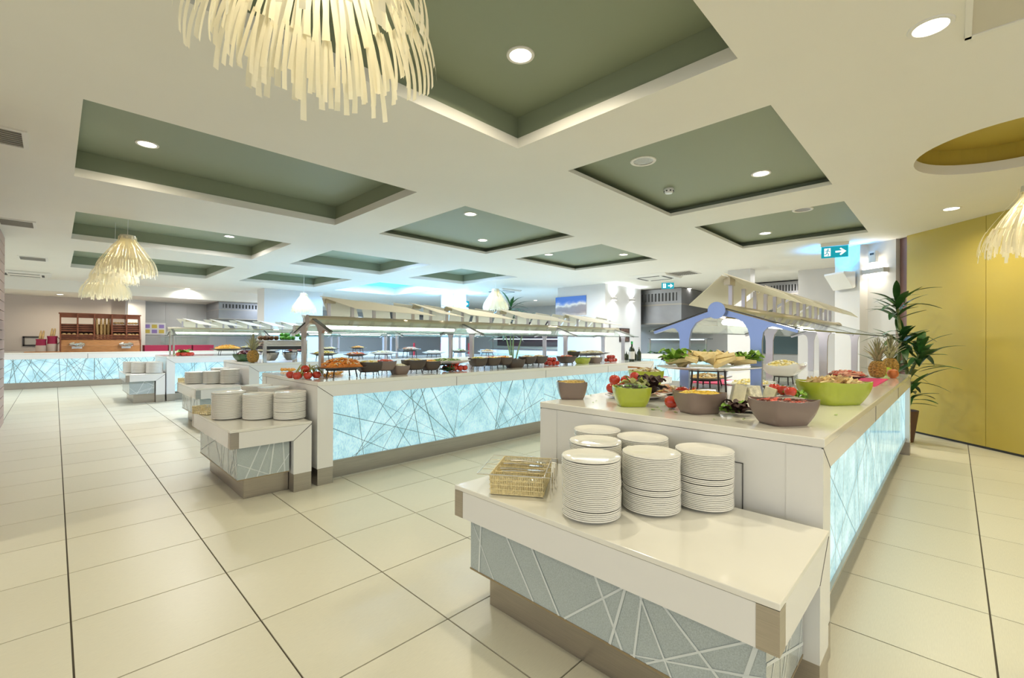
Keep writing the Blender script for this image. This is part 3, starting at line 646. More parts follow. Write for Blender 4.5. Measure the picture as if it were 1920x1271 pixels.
def serve(px, py, w_, d, h, mt, label, fill, flabel, rz=0., fk='bits', fn=70, cs=.008, wave=.1, zf=.72, fh=.03, seed=1, flare=.68, group='melamine bowls on the cheese island'):
    p = at(px, py, CTR); o = tag(link('serving_bowl', bowl_mesh(w_, d, h, mt, wave, flare), None, p, (0, 0, rz)), label, 'bowl', group)
    s = (flare+(1-flare)*math.sin(zf*math.pi/2)**.9)*.93
    food('bowl_filling', heap(w_*s, d*s, fh, [fm(f) for f in fill], fn, cs, fk, seed, 4.), p+Vector((0, 0, h*zf)), flabel, 'food', rz); return p
# ================================================================== FIRST ISLAND: bowls
V45 = math.radians(-45)
serve(1072, 747, .19, .15, .108, TAUPE, 'taupe bowl of couscous alone at the island corner', ['couscous'], 'tan couscous in the corner taupe bowl', V45, fn=110, cs=.007, zf=.9, fh=.016, flare=.74, wave=.05)
serve(1184, 760, .205, .17, .108, LIME, 'lime bowl of black olives in front of the tomatoes', ['olive', 'olive', 'green'], 'black olives with a steel spoon in the lime bowl', V45, fn=80, cs=.012, zf=.84, fh=.025, wave=.06, seed=2, flare=.72)
serve(1211, 723, .265, .20, .125, LIME, 'lime bowl of potato salad with a wooden handled spoon', ['cream', 'pasta', 'nuts'], 'potato salad heaped in the lime bowl behind the tomatoes', V45, fn=100, cs=.013, zf=.88, fh=.03, wave=.05, seed=3, flare=.75)
serve(1311, 773, .235, .19, .108, TAUPE, 'taupe bowl of sweetcorn before the raised sandwich platter', ['corn', 'corn', 'yolk'], 'yellow sweetcorn in the taupe bowl', V45+.25, fn=140, cs=.007, zf=.86, fh=.02, wave=.07, seed=4, flare=.7)
serve(1468, 794, .26, .20, .112, TAUPE, 'taupe bowl of kidney beans before the cheese platter', ['bean', 'bean', 'red'], 'dark red kidney beans in the taupe bowl', V45+.22, fn=120, cs=.009, zf=.82, fh=.02, wave=.08, seed=5, flare=.66)
serve(1562, 756, .36, .27, .135, LIME, 'large lime bowl of toasted croutons at the island edge', ['nuts', 'mix', 'wrap'], 'toasted bread croutons in the large lime bowl', V45+.2, 'wedges', 60, .024, wave=.06, zf=.84, fh=.035, seed=6)
def tongs(p, rz, label):
    t = empty('serving_tongs', p, rz, label=label, cat='tongs', group='serving spoons and tongs')
    for s in (1, -1): MB().tube([(-.05, .004*s, .004), (0, .012*s, .006), (.05, .016*s, .002)], [.005, .004, .007], 8).build('arm', CHROME, t, True)
    return t
def inb(px, py, dz, dx=0, dy=0): return at(px, py, CTR)+Vector((dx, dy, dz))
spoon(inb(1184, 760, .112), V45+.1, .03, 'steel spoon resting in the black olives', L=.06); spoon(inb(1211, 723, .142), math.radians(135), -.08, 'wooden handled spoon leaning out of the potato salad', L=.15, wood=True)
for px, py, dz, rz, lb in ((1311, 773, .112, V45+.2, 'steel tongs lying in the sweetcorn'), (1468, 794, .110, V45+.3, 'steel tongs lying in the kidney beans'), (1072, 747, .112, V45, 'steel tongs lying in the couscous'), (1562, 756, .150, .4, 'steel tongs lying on the croutons')): tongs(inb(px, py, dz, .02, -.02), rz, lb)
# ---- tomatoes
TG = 'tomatoes on the cheese island'
for px, py, z, s in ((1144, 737, .925, 1.05), (1165, 735, .925, 1.0), (1186, 731, .925, 1.0), (1152, 722, .985, 1.05), (1172, 722, .985, 1.0), (1190, 714, .985, 1.0)): tomato(at(px, py, z), 'red tomato heaped on the pasta platter behind the olives', TG, s, (random.uniform(-.4, .4), random.uniform(-.4, .4)))
for px, py, z, s in ((1280, 748, CTR, 1.3), (1302, 746, CTR, 1.15), (1259, 766, CTR, 1.1)): tomato(at(px, py, z), 'red tomato on the worktop by the sweetcorn bowl', TG, s, (random.uniform(-.3, .3), random.uniform(-.3, .3)))
for px, py, z, s in ((1452, 738, .95, 1.0), (1468, 741, .945, .95), (1482, 744, .95, .95)): tomato(at(px, py, z), 'red tomato tucked behind the cheese on its platter', TG, s)
# ---- platters
def platter(px, py, z, a, b, label, rz=0., mt=None, e=2.2, lip=.016, group='white platters'):
    n = 36; prof = ((.0, 0), (.62, 0), (.86, lip*.5), (1, lip), (1, lip+.005), (.84, lip*.5+.006), (.62, .006), (0, .006)); m = MB(); vs = []; fs = []
    for s, zz in prof:
        for x, y in se(a*max(s, .01), b*max(s, .01), n, e): vs.append((x, y, zz))
    for i in range(len(prof)-1):
        for k in range(n): fs.append((i*n+k, i*n+(k+1) % n, (i+1)*n+(k+1) % n, (i+1)*n+k))
    p = at(px, py, z) if py else px
    o = m.add(vs, fs).build('platter', mt or WPLAT, None, True, p, (0, 0, rz)); tag(o, label, 'platter', group); return p
p = platter(1192, 745, CTR, .20, .14, 'white oval platter of pasta under the heaped tomatoes', V45)
food('pasta_salad', heap(.32, .22, .035, [fm('pasta'), fm('mix'), fm('cream'), fm('red')], 90, .014, 'shreds', 21), p+Vector((0, 0, .008)), 'pasta salad with peppers on the oval platter', 'food', V45)
tag(leaf_clump(.10, .11, 20, 4).build('red_lettuce', LETR, None, True, at(1222, 738, .945)), 'dark red lettuce tuft on the pasta platter', 'lettuce')
tag(leaf_clump(.12, .09, 16, 5).build('lettuce', mat('pale_leaf', (.42, .44, .16), .4, noise=.3, nscale=30), None, True, at(1195, 738, .945)), 'pale green lettuce leaves behind the olive bowl', 'lettuce')
# cheese platter
p = platter(1424, 768, CTR, .25, .17, 'white oval platter of cheese blocks and lettuce', V45)
def cheese(px, py, z, s, rz, tilt, label, holes=False):
    h = [(-.5, -.42), (.5, -.5), (.46, .44), (-.46, .5)]; m = MB(); m.prism([(x*s[0], y*s[1]) for x, y in h], XY, 0, s[2])
    o = m.build('cheese_block', mat('blue_cheese', (.80, .76, .58), .5, noise=.4, nscale=45, bump=.6, bscale=60) if holes else fm('cheese'), None, False, at(px, py, z), (tilt, .1, rz), bevel=.006); return tag(o, label, 'cheese', 'cheese on the oval platter')
cheese(1380, 757, .918, (.11, .07, .11), .5, .2, 'tall pale cheese block leaning beside red lettuce'); cheese(1412, 754, .918, (.10, .08, .095), .9, -.15, 'crumbly blue veined cheese block at the platter middle', True)
cheese(1440, 748, .918, (.11, .07, .075), .2, .3, 'pale cheese block lying below the tomatoes'); cheese(1482, 766, .918, (.19, .07, .03), -.75, .25, 'long pale cheese slice leaning towards the croutons bowl')
for i, (px, py, r, mt, lb) in enumerate(((1384, 775, .075, LETR, 'dark red lettuce tuft at the platter edge beside cheese'), (1374, 775, .06, LETT, 'small green lettuce leaf under the tall cheese'), (1452, 765, .055, mat('parsley', (.05, .20, .03), .4, noise=.4, nscale=60), 'bright parsley bunch before the blue cheese'), (1474, 744, .055, LETR, 'dark lettuce tuft under the tomatoes near cheese'), (1490, 752, .07, LETT, 'green lettuce leaf beside the croutons bowl'))):
    tag(leaf_clump(r, r*.9, 22, 40+i, .8).build('lettuce_tuft', mt, None, True, at(px, py, .918)), lb, 'lettuce')
tongs(at(1500, 780, .93), 2.4, 'steel tongs resting on the cheese platter rim')
# raised sandwich platter on an iron stand
sx, sy = atX(1328, 700, 2.72).x, atX(1328, 700, 2.72).y
_q = atX(1328, 693, 2.70); ps = Vector((2.70, _q.y, _q.z))
def iron_stand(x, y, z, a, b, label, rz=0., zb=CTR, group='black iron dish stands'):
    t = empty('iron_stand', (x, y, zb), rz, label=label, cat='stand', group=group); r = min(.006, a*.05)
    ring_ = [(a*math.cos(k*math.pi/10), b*math.sin(k*math.pi/10), z-zb-r) for k in range(21)]; MB().tube(ring_, r, 6).build('ring', IRON, t, True)
    for k in range(4): an = math.pi/4+k*math.pi/2; MB().tube([(a*math.cos(an), b*math.sin(an), z-zb-r), (a*math.cos(an)*1.12, b*math.sin(an)*1.12, .002)], r, 6).build('leg', IRON, t)
    return t
iron_stand(ps.x, ps.y, ps.z, .11, .06, 'tall black iron stand under the sandwich platter', V45)
platter(ps, None, 0, .295, .19, 'white oval platter of sandwich wedges raised on an iron stand', V45)
rnd = random.Random(5)
for k in range(28):
    f = math.sqrt((k+.5)/28)*.86; a = k*2.4; x, y = .25*f*math.cos(a), .15*f*math.sin(a); c, s = math.cos(V45), math.sin(V45); z = ps.z+.012+.06*(1-f*f)
    m = MB(); q = .06; m.prism([(-q, -q*.6), (q, 0), (-q, q*.6)], XY, -.011, .011); o = m.build('sandwich_wedge', fm('wrap'), None, False, (ps.x+x*c-y*s, ps.y+x*s+y*c, z+.02), (rnd.uniform(-.6, .6), rnd.uniform(-.5, .15), rnd.uniform(0, 6.28)), bevel=.002)
    tag(o, 'wrap sandwich wedge piled on the raised oval platter', 'sandwich', 'sandwich wedges on the raised platter')
for i, (dx, dy, r, mt, lb) in enumerate(((-.20, .0, .11, LETT, 'green lettuce on one end of the sandwich platter'), (-.15, .09, .09, LETR, 'red lettuce at the end of the sandwich platter'), (.03, .08, .09, STEM, 'parsley on top of the sandwich platter'), (.17, .08, .09, LETR, 'red lettuce by the post on the sandwich platter'), (.21, -.01, .10, LETT, 'green lettuce by the post on the sandwich platter'))):
    c, s = math.cos(V45), math.sin(V45); tag(leaf_clump(r, r*.75, 18, 70+i, .6).build('lettuce_tuft', mt, None, True, (ps.x+dx*c-dy*s, ps.y+dx*s+dy*c, ps.z+.035)), lb, 'lettuce')
# under the guard: flat dishes, white dish, fruit, pink napkin
def dish(x, y, z, a, b, lab, fill, flab, rz=0., stand=True, kind='bits', n=80, cs=.012, h=.03, mt=None, seed=1, group='dishes under the first guard'):
    if stand: iron_stand(x, y, z, a*.6, b*.6, 'iron stand under the '+lab, rz)
    platter(Vector((x, y, z)), None, 0, a, b, lab, rz, mt, 3., group=group)
    food('dish_filling', heap(a*1.55, b*1.55, h, [fm(f) for f in fill], n, cs, kind, seed, 3.), (x, y, z+.008), flab, 'food', rz)
dish(3.75, 1.45, .97, .26, .16, 'dark rimmed dish of grilled chicken under the guard', ['mix', 'cream', 'nuts'], 'grilled chicken strips in the dark rimmed dish', 0, mt=BROWN, seed=31)
dish(3.62, 1.08, .955, .24, .15, 'white dish of potato gratin beside the guard post', ['cream', 'yolk', 'pasta'], 'potato gratin in the white dish', 0, seed=32)
dish(3.05, 1.47, CTR, .17, .10, 'white dish of cold ham slices behind the tomatoes', ['pinkham', 'cream', 'mix'], 'cold ham slices fanned on the white dish', 0, False, 'slabs', 60, .03, seed=33)
dish(3.75, .70, .955, .17, .11, 'white platter of pineapple slices beside the croutons', ['fruit', 'yolk'], 'pineapple slices on the white platter', 0, True, 'slabs', 60, .03, seed=34)
o = tag(link('serving_bowl', bowl_mesh(.42, .30, .10, WPLAT, .25, .5), None, (4.4, 1.05, .985), (0, 0, 0)), 'large white boat bowl of pasta under the guard', 'bowl'); iron_stand(4.4, 1.05, .985, .10, .07, 'iron stand under the white boat bowl')
food('bowl_filling', heap(.34, .24, .06, [fm('pasta'), fm('yolk'), fm('cream')], 120, .014, 'bits', 35), (4.4, 1.05, 1.05), 'pasta heaped in the white boat bowl')
dish(5.1, .70, .955, .24, .15, 'dark dish of smoked salmon above the pink napkin', ['pinkham', 'red', 'pinkham'], 'smoked salmon slices on the dark dish', .2, True, 'slabs', 70, .035, mt=BROWN, seed=36)
tag(MB().box(-.5, .5, -.17, .17, 0, .006).build('napkin', PINK, None, False, (5.3, .64, CTR), (0, 0, .0)), 'bright pink napkin spread under the salmon dish', 'napkin', 'pink napkins')
tag(MB().box(-.25, .25, -.2, .2, 0, .006).build('napkin', PINK, None, False, (4.25, 1.52, CTR), (0, 0, .1)), 'small pink napkin behind the guard post', 'napkin', 'pink napkins')
# pineapples and fruit
def pineapple(loc, label, s=1., tilt=0.):
    t = empty('pineapple', loc, 0, label=label, cat='pineapple', group='pineapples'); t.scale = (s,)*3; t.rotation_euler = (tilt, 0, .3)
    m = MB(); seg, rg = 22, 15; vs = [(0, 0, 0)]; fs = []
    for i in range(1, rg):
        f = i/rg; R = .062*math.sin(math.pi*min(.97, .10+f*.84))**.55
        for k in range(seg): a = 2*math.pi*(k+.5*(i % 2))/seg; q = R*(1.10 if (k+i) % 2 else .92); vs.append((q*math.cos(a), q*math.sin(a), .165*f))
    vs.append((0, 0, .165)); L = len(vs)-1
    for k in range(seg):
        fs += [(0, 1+(k+1) % seg, 1+k), (L, L-seg+k, L-seg+(k+1) % seg)]
        for i in range(rg-2): a = 1+i*seg; fs.append((a+k, a+(k+1) % seg, a+seg+(k+1) % seg, a+seg+k))
    m.add(vs, fs).build('fruit_body', mat('pineapple_skin', (.42, .24, .05), .6, noise=.6, nscale=70), t)
    lm = MB(); vs = []; fs = []
    for i in range(6):
        f = i/5; wd = .017*(1-f)**.7+.0005; vs += [(.016+.07*f*f, -wd, .17*f), (.016+.07*f*f-.004, 0, .17*f+.001), (.016+.07*f*f, wd, .17*f)]
    for i in range(5): fs += [(3*i, 3*i+1, 3*i+4, 3*i+3), (3*i+1, 3*i+2, 3*i+5, 3*i+4)]
    me = lm.add(vs, fs).mesh('crown_leaf', mat('crown_leaf', (.42, .40, .22), .5, noise=.3, nscale=30, rnd=.4))
    for k in range(42):
        o = link('crown_leaf', me, t, (0, 0, .152+.0011*k), (0, .35-.016*k, k*2.4)); o.scale = (1-.012*k, 1-.008*k, .75+.008*k)
    return t
pineapple(at(1645, 709, CTR), 'pineapple standing at the far corner beside a peach', 1.12); pineapple(at(1668, 706, CTR)+Vector((.30, .02, 0)), 'second pineapple behind the green apple', 1.2)
def round_fruit(loc, r, mt, name, label):
    t = empty(name, loc, 0, label=label, cat=name); MB().lathe([(0, r*.12), (r*.4, 0), (r*.85, r*.45), (r, r), (r*.8, r*1.6), (r*.35, r*1.85), (0, r*1.7)], 20).build('fruit_body', mt, t, True); MB().tube([(0, 0, r*1.65), (r*.1, 0, r*2.05)], r*.06, 6).build('stalk', WOOD, t); return t
pa_ = at(1674, 709, CTR); round_fruit(pa_, .05, mat('peach_skin', (.75, .22, .06), .45, noise=.5, nscale=9), 'peach', 'red and orange peach beside the pineapples')
round_fruit(at(1663, 704, CTR)+Vector((0, 0, .0)), .05, mat('apple_skin', (.42, .55, .06), .25, noise=.2, nscale=9), 'apple', 'green apple resting before the pineapple')
# loose leaf scraps on the worktop
sm = MB(); rnd = random.Random(9)
for px, py in ((1108, 741), (1118, 752), (1112, 755), (1225, 768), (1232, 764), (1240, 771), (1248, 761), (1268, 773), (1340, 786), (1395, 786), (1567, 778), (1235, 767), (1256, 768)):
    p = at(px, py, CTR+.001); L = rnd.uniform(.008, .02); a = rnd.uniform(0, 3); sm.add([p+Vector((L*math.cos(a+t), L*.6*math.sin(a+t), .001+.003*(k % 2))) for k, t in enumerate((0, 1.2, 2.4, 3.6, 4.8))], [(0, 1, 2, 3, 4)])
tag(sm.build('salad_scraps', LETT), 'small salad scraps scattered on the first island worktop', 'scraps', kind='stuff')
# ================================================================== LONG ISLAND: bowls on stands
BW = {}
def bw(key, w_, d, h, mt, flare=.72):
    if key not in BW: BW[key] = bowl_mesh(w_, d, h, mt, .06, flare)
    return BW[key]
_fc = {}
def fill(loc, w_, d, h, kinds, label, kind='bits', n=50, cs=.013, rz=0.):
    k = (w_, d, h, tuple(kinds), kind, n)
    if k not in _fc: _fc[k] = heap(w_, d, h, [fm(q) for q in kinds], n, cs, kind, len(_fc)+50, 4.)
    return food('dish_filling', _fc[k], loc, label, 'food', rz)
YF = 4.27
def bx(px): return atY(px, 680, YF).x
GB = 'bowls on stands under the long guard'
def raised(px, mtk, kinds, what, zst=1.0, w_=.24, y=YF, hb=.095, stand=True, X=None):
    zst = max(CTR, zst-.03) if stand else zst; w_ = round(w_*.98, 3); mt = {'brown': BROWN, 'taupe': TAUPE, 'white': WPLAT, 'lime': LIME}[mtk]; x = bx(px) if X is None else X
    if stand: iron_stand(x, y, zst, w_*.36, .07, 'iron stand carrying the %s bowl of %s' % (mtk, what), 0, CTR, 'iron stands on the long island')
    z = zst if stand else CTR
    tag(link('serving_bowl', bw((mtk, w_, hb), w_, .19, hb, mt), None, (x, y, z)), '%s bowl of %s on the long island' % (mtk, what), 'bowl', GB)
    fill((x, y, z+hb*.8), w_*.86, .165, .028, kinds, '%s heaped in the %s bowl' % (what, mtk))
x = bx(641); iron_stand(x, 4.27, .99, .15, .10, 'iron stand under the carrot salad at the island end'); platter(Vector((x, 4.27, .99)), None, 0, .24, .16, 'dark oval platter of carrot salad beside the end post', 0, BROWN, 2.6)
fill((x, 4.27, 1.0), .40, .26, .085, ('carrot', 'orange', 'cream', 'carrot'), 'shredded carrot salad heaped on the dark platter', 'shreds', 170, .03)
raised(693, 'brown', ('yolk', 'cream'), 'egg salad', .985, .27); raised(721, 'taupe', ('red', 'red', 'pinkham'), 'beetroot', .99, .22)
raised(749, 'taupe', ('cream',), 'yoghurt', CTR, .19, stand=False); raised(776, 'brown', ('cream', 'cream', 'yolk'), 'white cabbage', .985, .26, hb=.1); raised(806, 'brown', ('orange', 'corn'), 'grated carrot', .97, .22)
x = bx(838); iron_stand(x, 4.30, .995, .2, .07, 'iron stand under the long white dish'); platter(Vector((x, 4.30, .995)), None, 0, .33, .12, 'long white dish of celery sticks on an iron stand', 0, None, 5., .035)
fill((x, 4.30, 1.005), .5, .16, .04, ('green', 'cream', 'green'), 'celery sticks on the long white dish', 'shreds', 60, .03)
raised(896, 'brown', ('green', 'yolk'), 'mixed leaves', .985, .22); raised(921, 'brown', ('yolk', 'cream', 'red'), 'pasta and peppers', .985, .24); raised(944, 'brown', ('carrot', 'yolk'), 'carrot sticks', .985, .22)
raised(965, 'brown', ('olive', 'olive', 'bean'), 'dark olives', CTR, .30, stand=False, hb=.11); raised(989, 'brown', ('cream', 'mix', 'nuts'), 'bean sprouts', .985, .24); raised(1010, 'brown', ('cream', 'mix'), 'mushrooms', .985, .26)
raised(1062, 'brown', ('red', 'carrot', 'cream'), 'tomato slices', .97, .34); raised(1092, 'lime', ('green',), 'green beans', CTR, .26, stand=False, hb=.09); raised(1094, 'brown', ('yolk', 'green'), 'pepper strips', 1.03, .26, y=4.5)
raised(1115, 'taupe', ('cream',), 'soft cheese', CTR, .26, stand=False)
x = bx(1127); iron_stand(x, 4.48, 1.03, .30, .08, 'iron stand under the long dish of rice salad'); platter(Vector((x, 4.48, 1.03)), None, 0, .48, .13, 'long dark dish of rice salad on an iron stand', 0, BROWN, 5., .03)
fill((x, 4.48, 1.04), .8, .2, .05, ('cream', 'pasta', 'cream', 'mix'), 'rice salad heaped on the long dark dish', 'bits', 120, .02)
# vegetable garnishes
rnd = random.Random(3)
for i in range(7):
    a = rnd.uniform(0, 6.28); tomato((bx(578)+(-.09, 0, .09, -.045, .045, 0, -.09)[i], 4.30+(0, -.02, 0, .08, .08, .04, .16)[i], CTR+(.06 if i == 5 else 0)), 'red tomato in the onion garnish by the end post', 'tomatoes by the end post of the long island', 1.1)
m = MB()
for i in range(26):
    a = rnd.uniform(0, 6.28); r = rnd.uniform(.05, .14); c = (bx(580)+.03, 4.38, CTR+.085); m.tube([(c[0], c[1], c[2]), (c[0]+r*.6*math.cos(a), c[1]+r*.6*math.sin(a), c[2]+rnd.uniform(.0, .045)), (c[0]+r*math.cos(a), c[1]+r*math.sin(a), c[2]-rnd.uniform(.02, .06))], .004, 5)
tag(m.build('spring_onions', mat('onion_green', (.40, .42, .10), .5, noise=.3, nscale=30)), 'bunch of pale spring onions over the tomatoes at the post', 'onions', kind='stuff')
for n_, (px0, px1, py0, py1, lb) in enumerate(((600, 642, 707.5, 702, 'orange chopped carrot garnish along the island edge'), (528, 552, 696.5, 697, 'orange chopped carrot garnish beside the spring onions'))):
    m = MB()
    for i in range(70):
        p = at(rnd.uniform(px0, px1), 0, 0) if False else at(px0+(px1-px0)*i/70+rnd.uniform(-2, 2), py0+(py1-py0)*i/70+rnd.uniform(-2.4, .3), CTR); m.ball((p.x, p.y, CTR+.010+rnd.uniform(0, .014)), .013, 6, 4, rnd.uniform(.7, 1.5), rnd.uniform(.6, 1.2), .8)
    tag(m.build('carrot_garnish', fm('orange'), None, True), lb, 'garnish', kind='stuff')
def veg_pile(px0, px1, n, label, group, y=4.27, s=1.05):
    a, b = bx(px0), bx(px1)
    for i in range(n):
        lo = i < n*2//3; j = i if lo else i-n*2//3; q = .076*s; tomato(((a+b)/2+(j//2-(n//3-1)/2+(0 if lo else .5))*q, y+((j % 2)-.5)*q*(1 if lo else .4)+(0 if lo else 0), CTR+(0 if lo else .052*s)), label, group, s, (rnd.uniform(-.12, .12), rnd.uniform(-.12, .12)))
veg_pile(838, 868, 12, 'red tomato in the pile before the second post', 'tomatoes before the second post'); veg_pile(1024, 1044, 10, 'red tomato in the pile before the third post', 'tomatoes before the third post'); veg_pile(1128, 1158, 10, 'red tomato in the pile near the oil bottles', 'tomatoes near the oil bottles', 4.25)
tag(leaf_clump(.10, .09, 16, 88, .5).build('lettuce_tuft', LEAF, None, True, (bx(832), 4.2, CTR+.002)), 'green herb bunch beside the tomatoes before the second post', 'herbs')
# bottles at the far end
def bottle(x, y, h, r, mt, label, capm, labelm=None, z=CTR):
    t = empty('bottle', (x, y, z), 0, label=label, cat='bottle', group='oil and vinegar bottles'); MB().lathe([(0, 0), (r, 0), (r, h*.58), (r*.75, h*.68), (r*.32, h*.76), (r*.30, h*.93), (0, h*.93)], 16).build('glass_body', mt, t, True)
    MB().lathe([(r*.34, h*.86), (r*.36, h), (0, h)], 12).build('cap', capm, t, True)
    if labelm: MB().lathe([(r*1.01, h*.12), (r*1.01, h*.5)], 16).build('paper_label', labelm, t, True)
GRC = mat('green_cap', (.03, .5, .12), .4)
bottle(7.25, 4.12, .36, .05, BOT, 'tall dark oil bottle with white label and green cap', GRC, PAPER); bottle(7.58, 4.16, .25, .04, BOT, 'short dark vinegar cruet next to the tall bottle', CHROME)
for px, hh, mt in ((1195, .18, BOT), (1203, .24, mat('oil_glass', (.22, .20, .02), .1, coat=.5)), (1210, .17, BOT)): 
    p = at(px, 675, CTR); bottle(atY(px, 670, 4.3).x if atY(px, 670, 4.3).x < 7.7 else 7.68, 4.3+(px-1195)*.012, hh, .036, mt, {1195: 'small round cruet of vinegar behind the tall bottle', 1203: 'yellow oil cruet near the island end', 1210: 'small dark cruet at the very end of the long island'}[px], CHROME)
# end table beyond the long island with a red mat
et = plate_table('low white end table with a crimson mat beyond the long island', 7.82, 3.92, 5.3, 9)
tag(MB().box(0, .5, 0, .6, 0, .008).build('napkin', CRIM, None, False, (7.86, 3.96, TZ)), 'crimson mat on the end table beyond the long island', 'napkin'); bottle(8.1, 4.1, .22, .05, BOT, 'dark square cruet on the crimson mat', CHROME, None, TZ+.008)
# ================================================================== THIRD ISLAND: chafing dish, pineapple, fruit
def chafing(x, y, rz, label):
    t = empty('chafing_dish', (x, y, CTR), rz, label=label, cat='chafing dish'); W, D = .62, .44; SS = mat('polished_steel', (.62, .60, .58), .16, .95)
    for sx in (-1, 1):
        for sy in (-1, 1): MB().box(sx*W/2-.022, sx*W/2+.022, sy*D/2-.022, sy*D/2+.022, 0, .335).build('leg', SS, t)
    MB().box(-W/2, W/2, -D/2, D/2, .255, .335).build('pan_rim', SS, t, bevel=.01); MB().box(-W/2+.02, W/2-.02, -D/2+.02, D/2-.02, .20, .254).build('water_pan', IRON, t)
    MB().box(-W/2-.03, W/2+.03, -D/2-.03, D/2+.03, .336, .352).build('lid_plate', SS, t, bevel=.005)
    for sx in (-1, 1):
        m = MB(); m.lathe([(0, .02), (.06, .02), (.10, .07), (.125, .15), (.12, .155), (.09, .075), (.05, .035), (0, .035)], 24, (sx*.15, 0, 0)); m.build('pan', SS, t, True)
        MB().tube([(sx*(W/2+.03), -.08, .28), (sx*(W/2+.07), -.08, .28), (sx*(W/2+.07), .08, .28), (sx*(W/2+.03), .08, .28)], .008, 8).build('handle', IRON, t)
    return t
ch = at(515, 675, CTR); chx, chy = 2.62, 7.93
chafing(chx, chy, 0, 'steel chafing dish with green limes on its lid')
rnd = random.Random(12); LIM = mat('lime_skin', (.10, .42, .04), .3, noise=.3, nscale=30)
fr_ = MB().ball((0, 0, 0), .036, 12, 8, 1.1, 1, .95).mesh('lime', LIM, True)
for i in range(14):
    tag(link('lime', fr_, None, (chx+.17+rnd.uniform(-.13, .13), chy+rnd.uniform(-.15, .15), CTR+.352+.035+(.055 if i > 8 else 0)), (0, 0, rnd.uniform(0, 6))), 'green lime heaped on the chafing dish lid', 'lime', 'limes on the chafing dish')
co = MB().ball((0, 0, 0), .04, 10, 7, 1, 1, .9, .06).mesh('kiwi', mat('kiwi_skin', (.20, .11, .05), .8, noise=.4, nscale=60), True)
for i in range(7): tag(link('kiwi', co, None, (chx-.17+rnd.uniform(-.12, .12), chy+rnd.uniform(-.14, .14), CTR+.352+.036), (0, 0, rnd.uniform(0, 6))), 'brown kiwi fruit on the chafing dish lid', 'kiwi', 'kiwis on the chafing dish')
pineapple(Vector((2.16, 7.76, CTR)), 'pineapple beside the chafing dish', 1.25)
tag(link('serving_bowl', bowl_mesh(.36, .26, .12, mat('dark_green_melamine', (.05, .12, .035), .3), .1, .62), None, (2.24, 8.42, CTR), (0, 0, .3)), 'dark green bowl of grapes at the end of the chafing dish island', 'bowl')
food('bowl_filling', heap(.28, .2, .09, [mat('grape_skin', (.12, .02, .03), .25, coat=.4)], 70, .024, 'bits', 66), (2.24, 8.42, CTR+.08), 'dark red grapes heaped in the green bowl', 'food', .3)
# dishes seen through the guards on the third and fourth islands
def far_dish(x, y, z, a, b, mtk, kinds, lab, kind='bits', hh=.05):
    iron_stand(x, y, z, a*.6, b*.6, 'iron stand under the '+lab, 0, CTR, 'iron stands on the rear islands'); platter(Vector((x, y, z)), None, 0, a, b, lab, 0, {'white': WPLAT, 'brown': BROWN}[mtk], 2.8, .03, 'dishes on the rear islands'); fill((x, y, z+.01), a*1.6, b*1.6, hh, kinds, 'food in the '+lab, kind, 60, .022)
far_dish(3.35, 7.95, 1.0, .24, .17, 'brown', ('yolk', 'corn'), 'brown dish of sliced lemons next to the chafing dish'); far_dish(3.95, 7.98, .97, .22, .16, 'brown', ('carrot', 'red', 'cream'), 'brown dish of cooked prawns'); far_dish(4.5, 7.95, .99, .30, .17, 'white', ('cream', 'cream', 'pasta'), 'white dish of steamed rice'); far_dish(5.1, 7.95, 1.05, .24, .16, 'brown', ('cream', 'pinkham'), 'brown dish of sliced turkey')
far_dish(5.7, 7.95, .98, .26, .17, 'white', ('cream',), 'white dish of mashed potato'); far_dish(6.4, 7.95, 1.0, .24, .17, 'brown', ('cream', 'green'), 'brown dish of cauliflower'); far_dish(7.2, 7.9, .98, .24, .17, 'white', ('mix', 'nuts'), 'white dish of roast potatoes')
far_dish(2.75, 11.75, 1.02, .34, .2, 'brown', ('orange', 'carrot', 'yolk'), 'long brown dish of orange melon on the rear island', 'wedges', .1); far_dish(3.28, 12.05, 1.04, .26, .18, 'brown', ('cream', 'yolk'), 'brown dish of pale melon on the rear island'); far_dish(3.55, 11.62, .97, .26, .18, 'brown', ('cream', 'pasta'), 'brown dish of pear slices at the rear island edge')
far_dish(4.15, 12.0, 1.04, .26, .18, 'brown', ('red', 'red', 'pinkham'), 'brown dish of watermelon on the rear island'); far_dish(4.2, 11.62, .97, .26, .18, 'brown', ('red', 'pinkham'), 'brown dish of sliced plums at the rear island edge'); far_dish(5.05, 11.7, 1.0, .26, .18, 'brown', ('wrap', 'mix'), 'brown dish of pastry rolls on the rear island'); far_dish(5.9, 11.8, 1.02, .24, .18, 'brown', ('orange', 'carrot'), 'brown dish of apricots on the rear island')
tag(leaf_clump(.16, .14, 26, 91, .5).build('lettuce_tuft', LETT, None, True, (1.92, 11.75, CTR+.002)), 'green salad garnish by the end post of the rear island', 'lettuce')
for i in range(9): tomato((1.88+rnd.uniform(-.18, .28), 11.68+rnd.uniform(-.12, .15), CTR), 'red tomato in the garnish of the rear island', 'tomatoes on the rear island', 1.3)
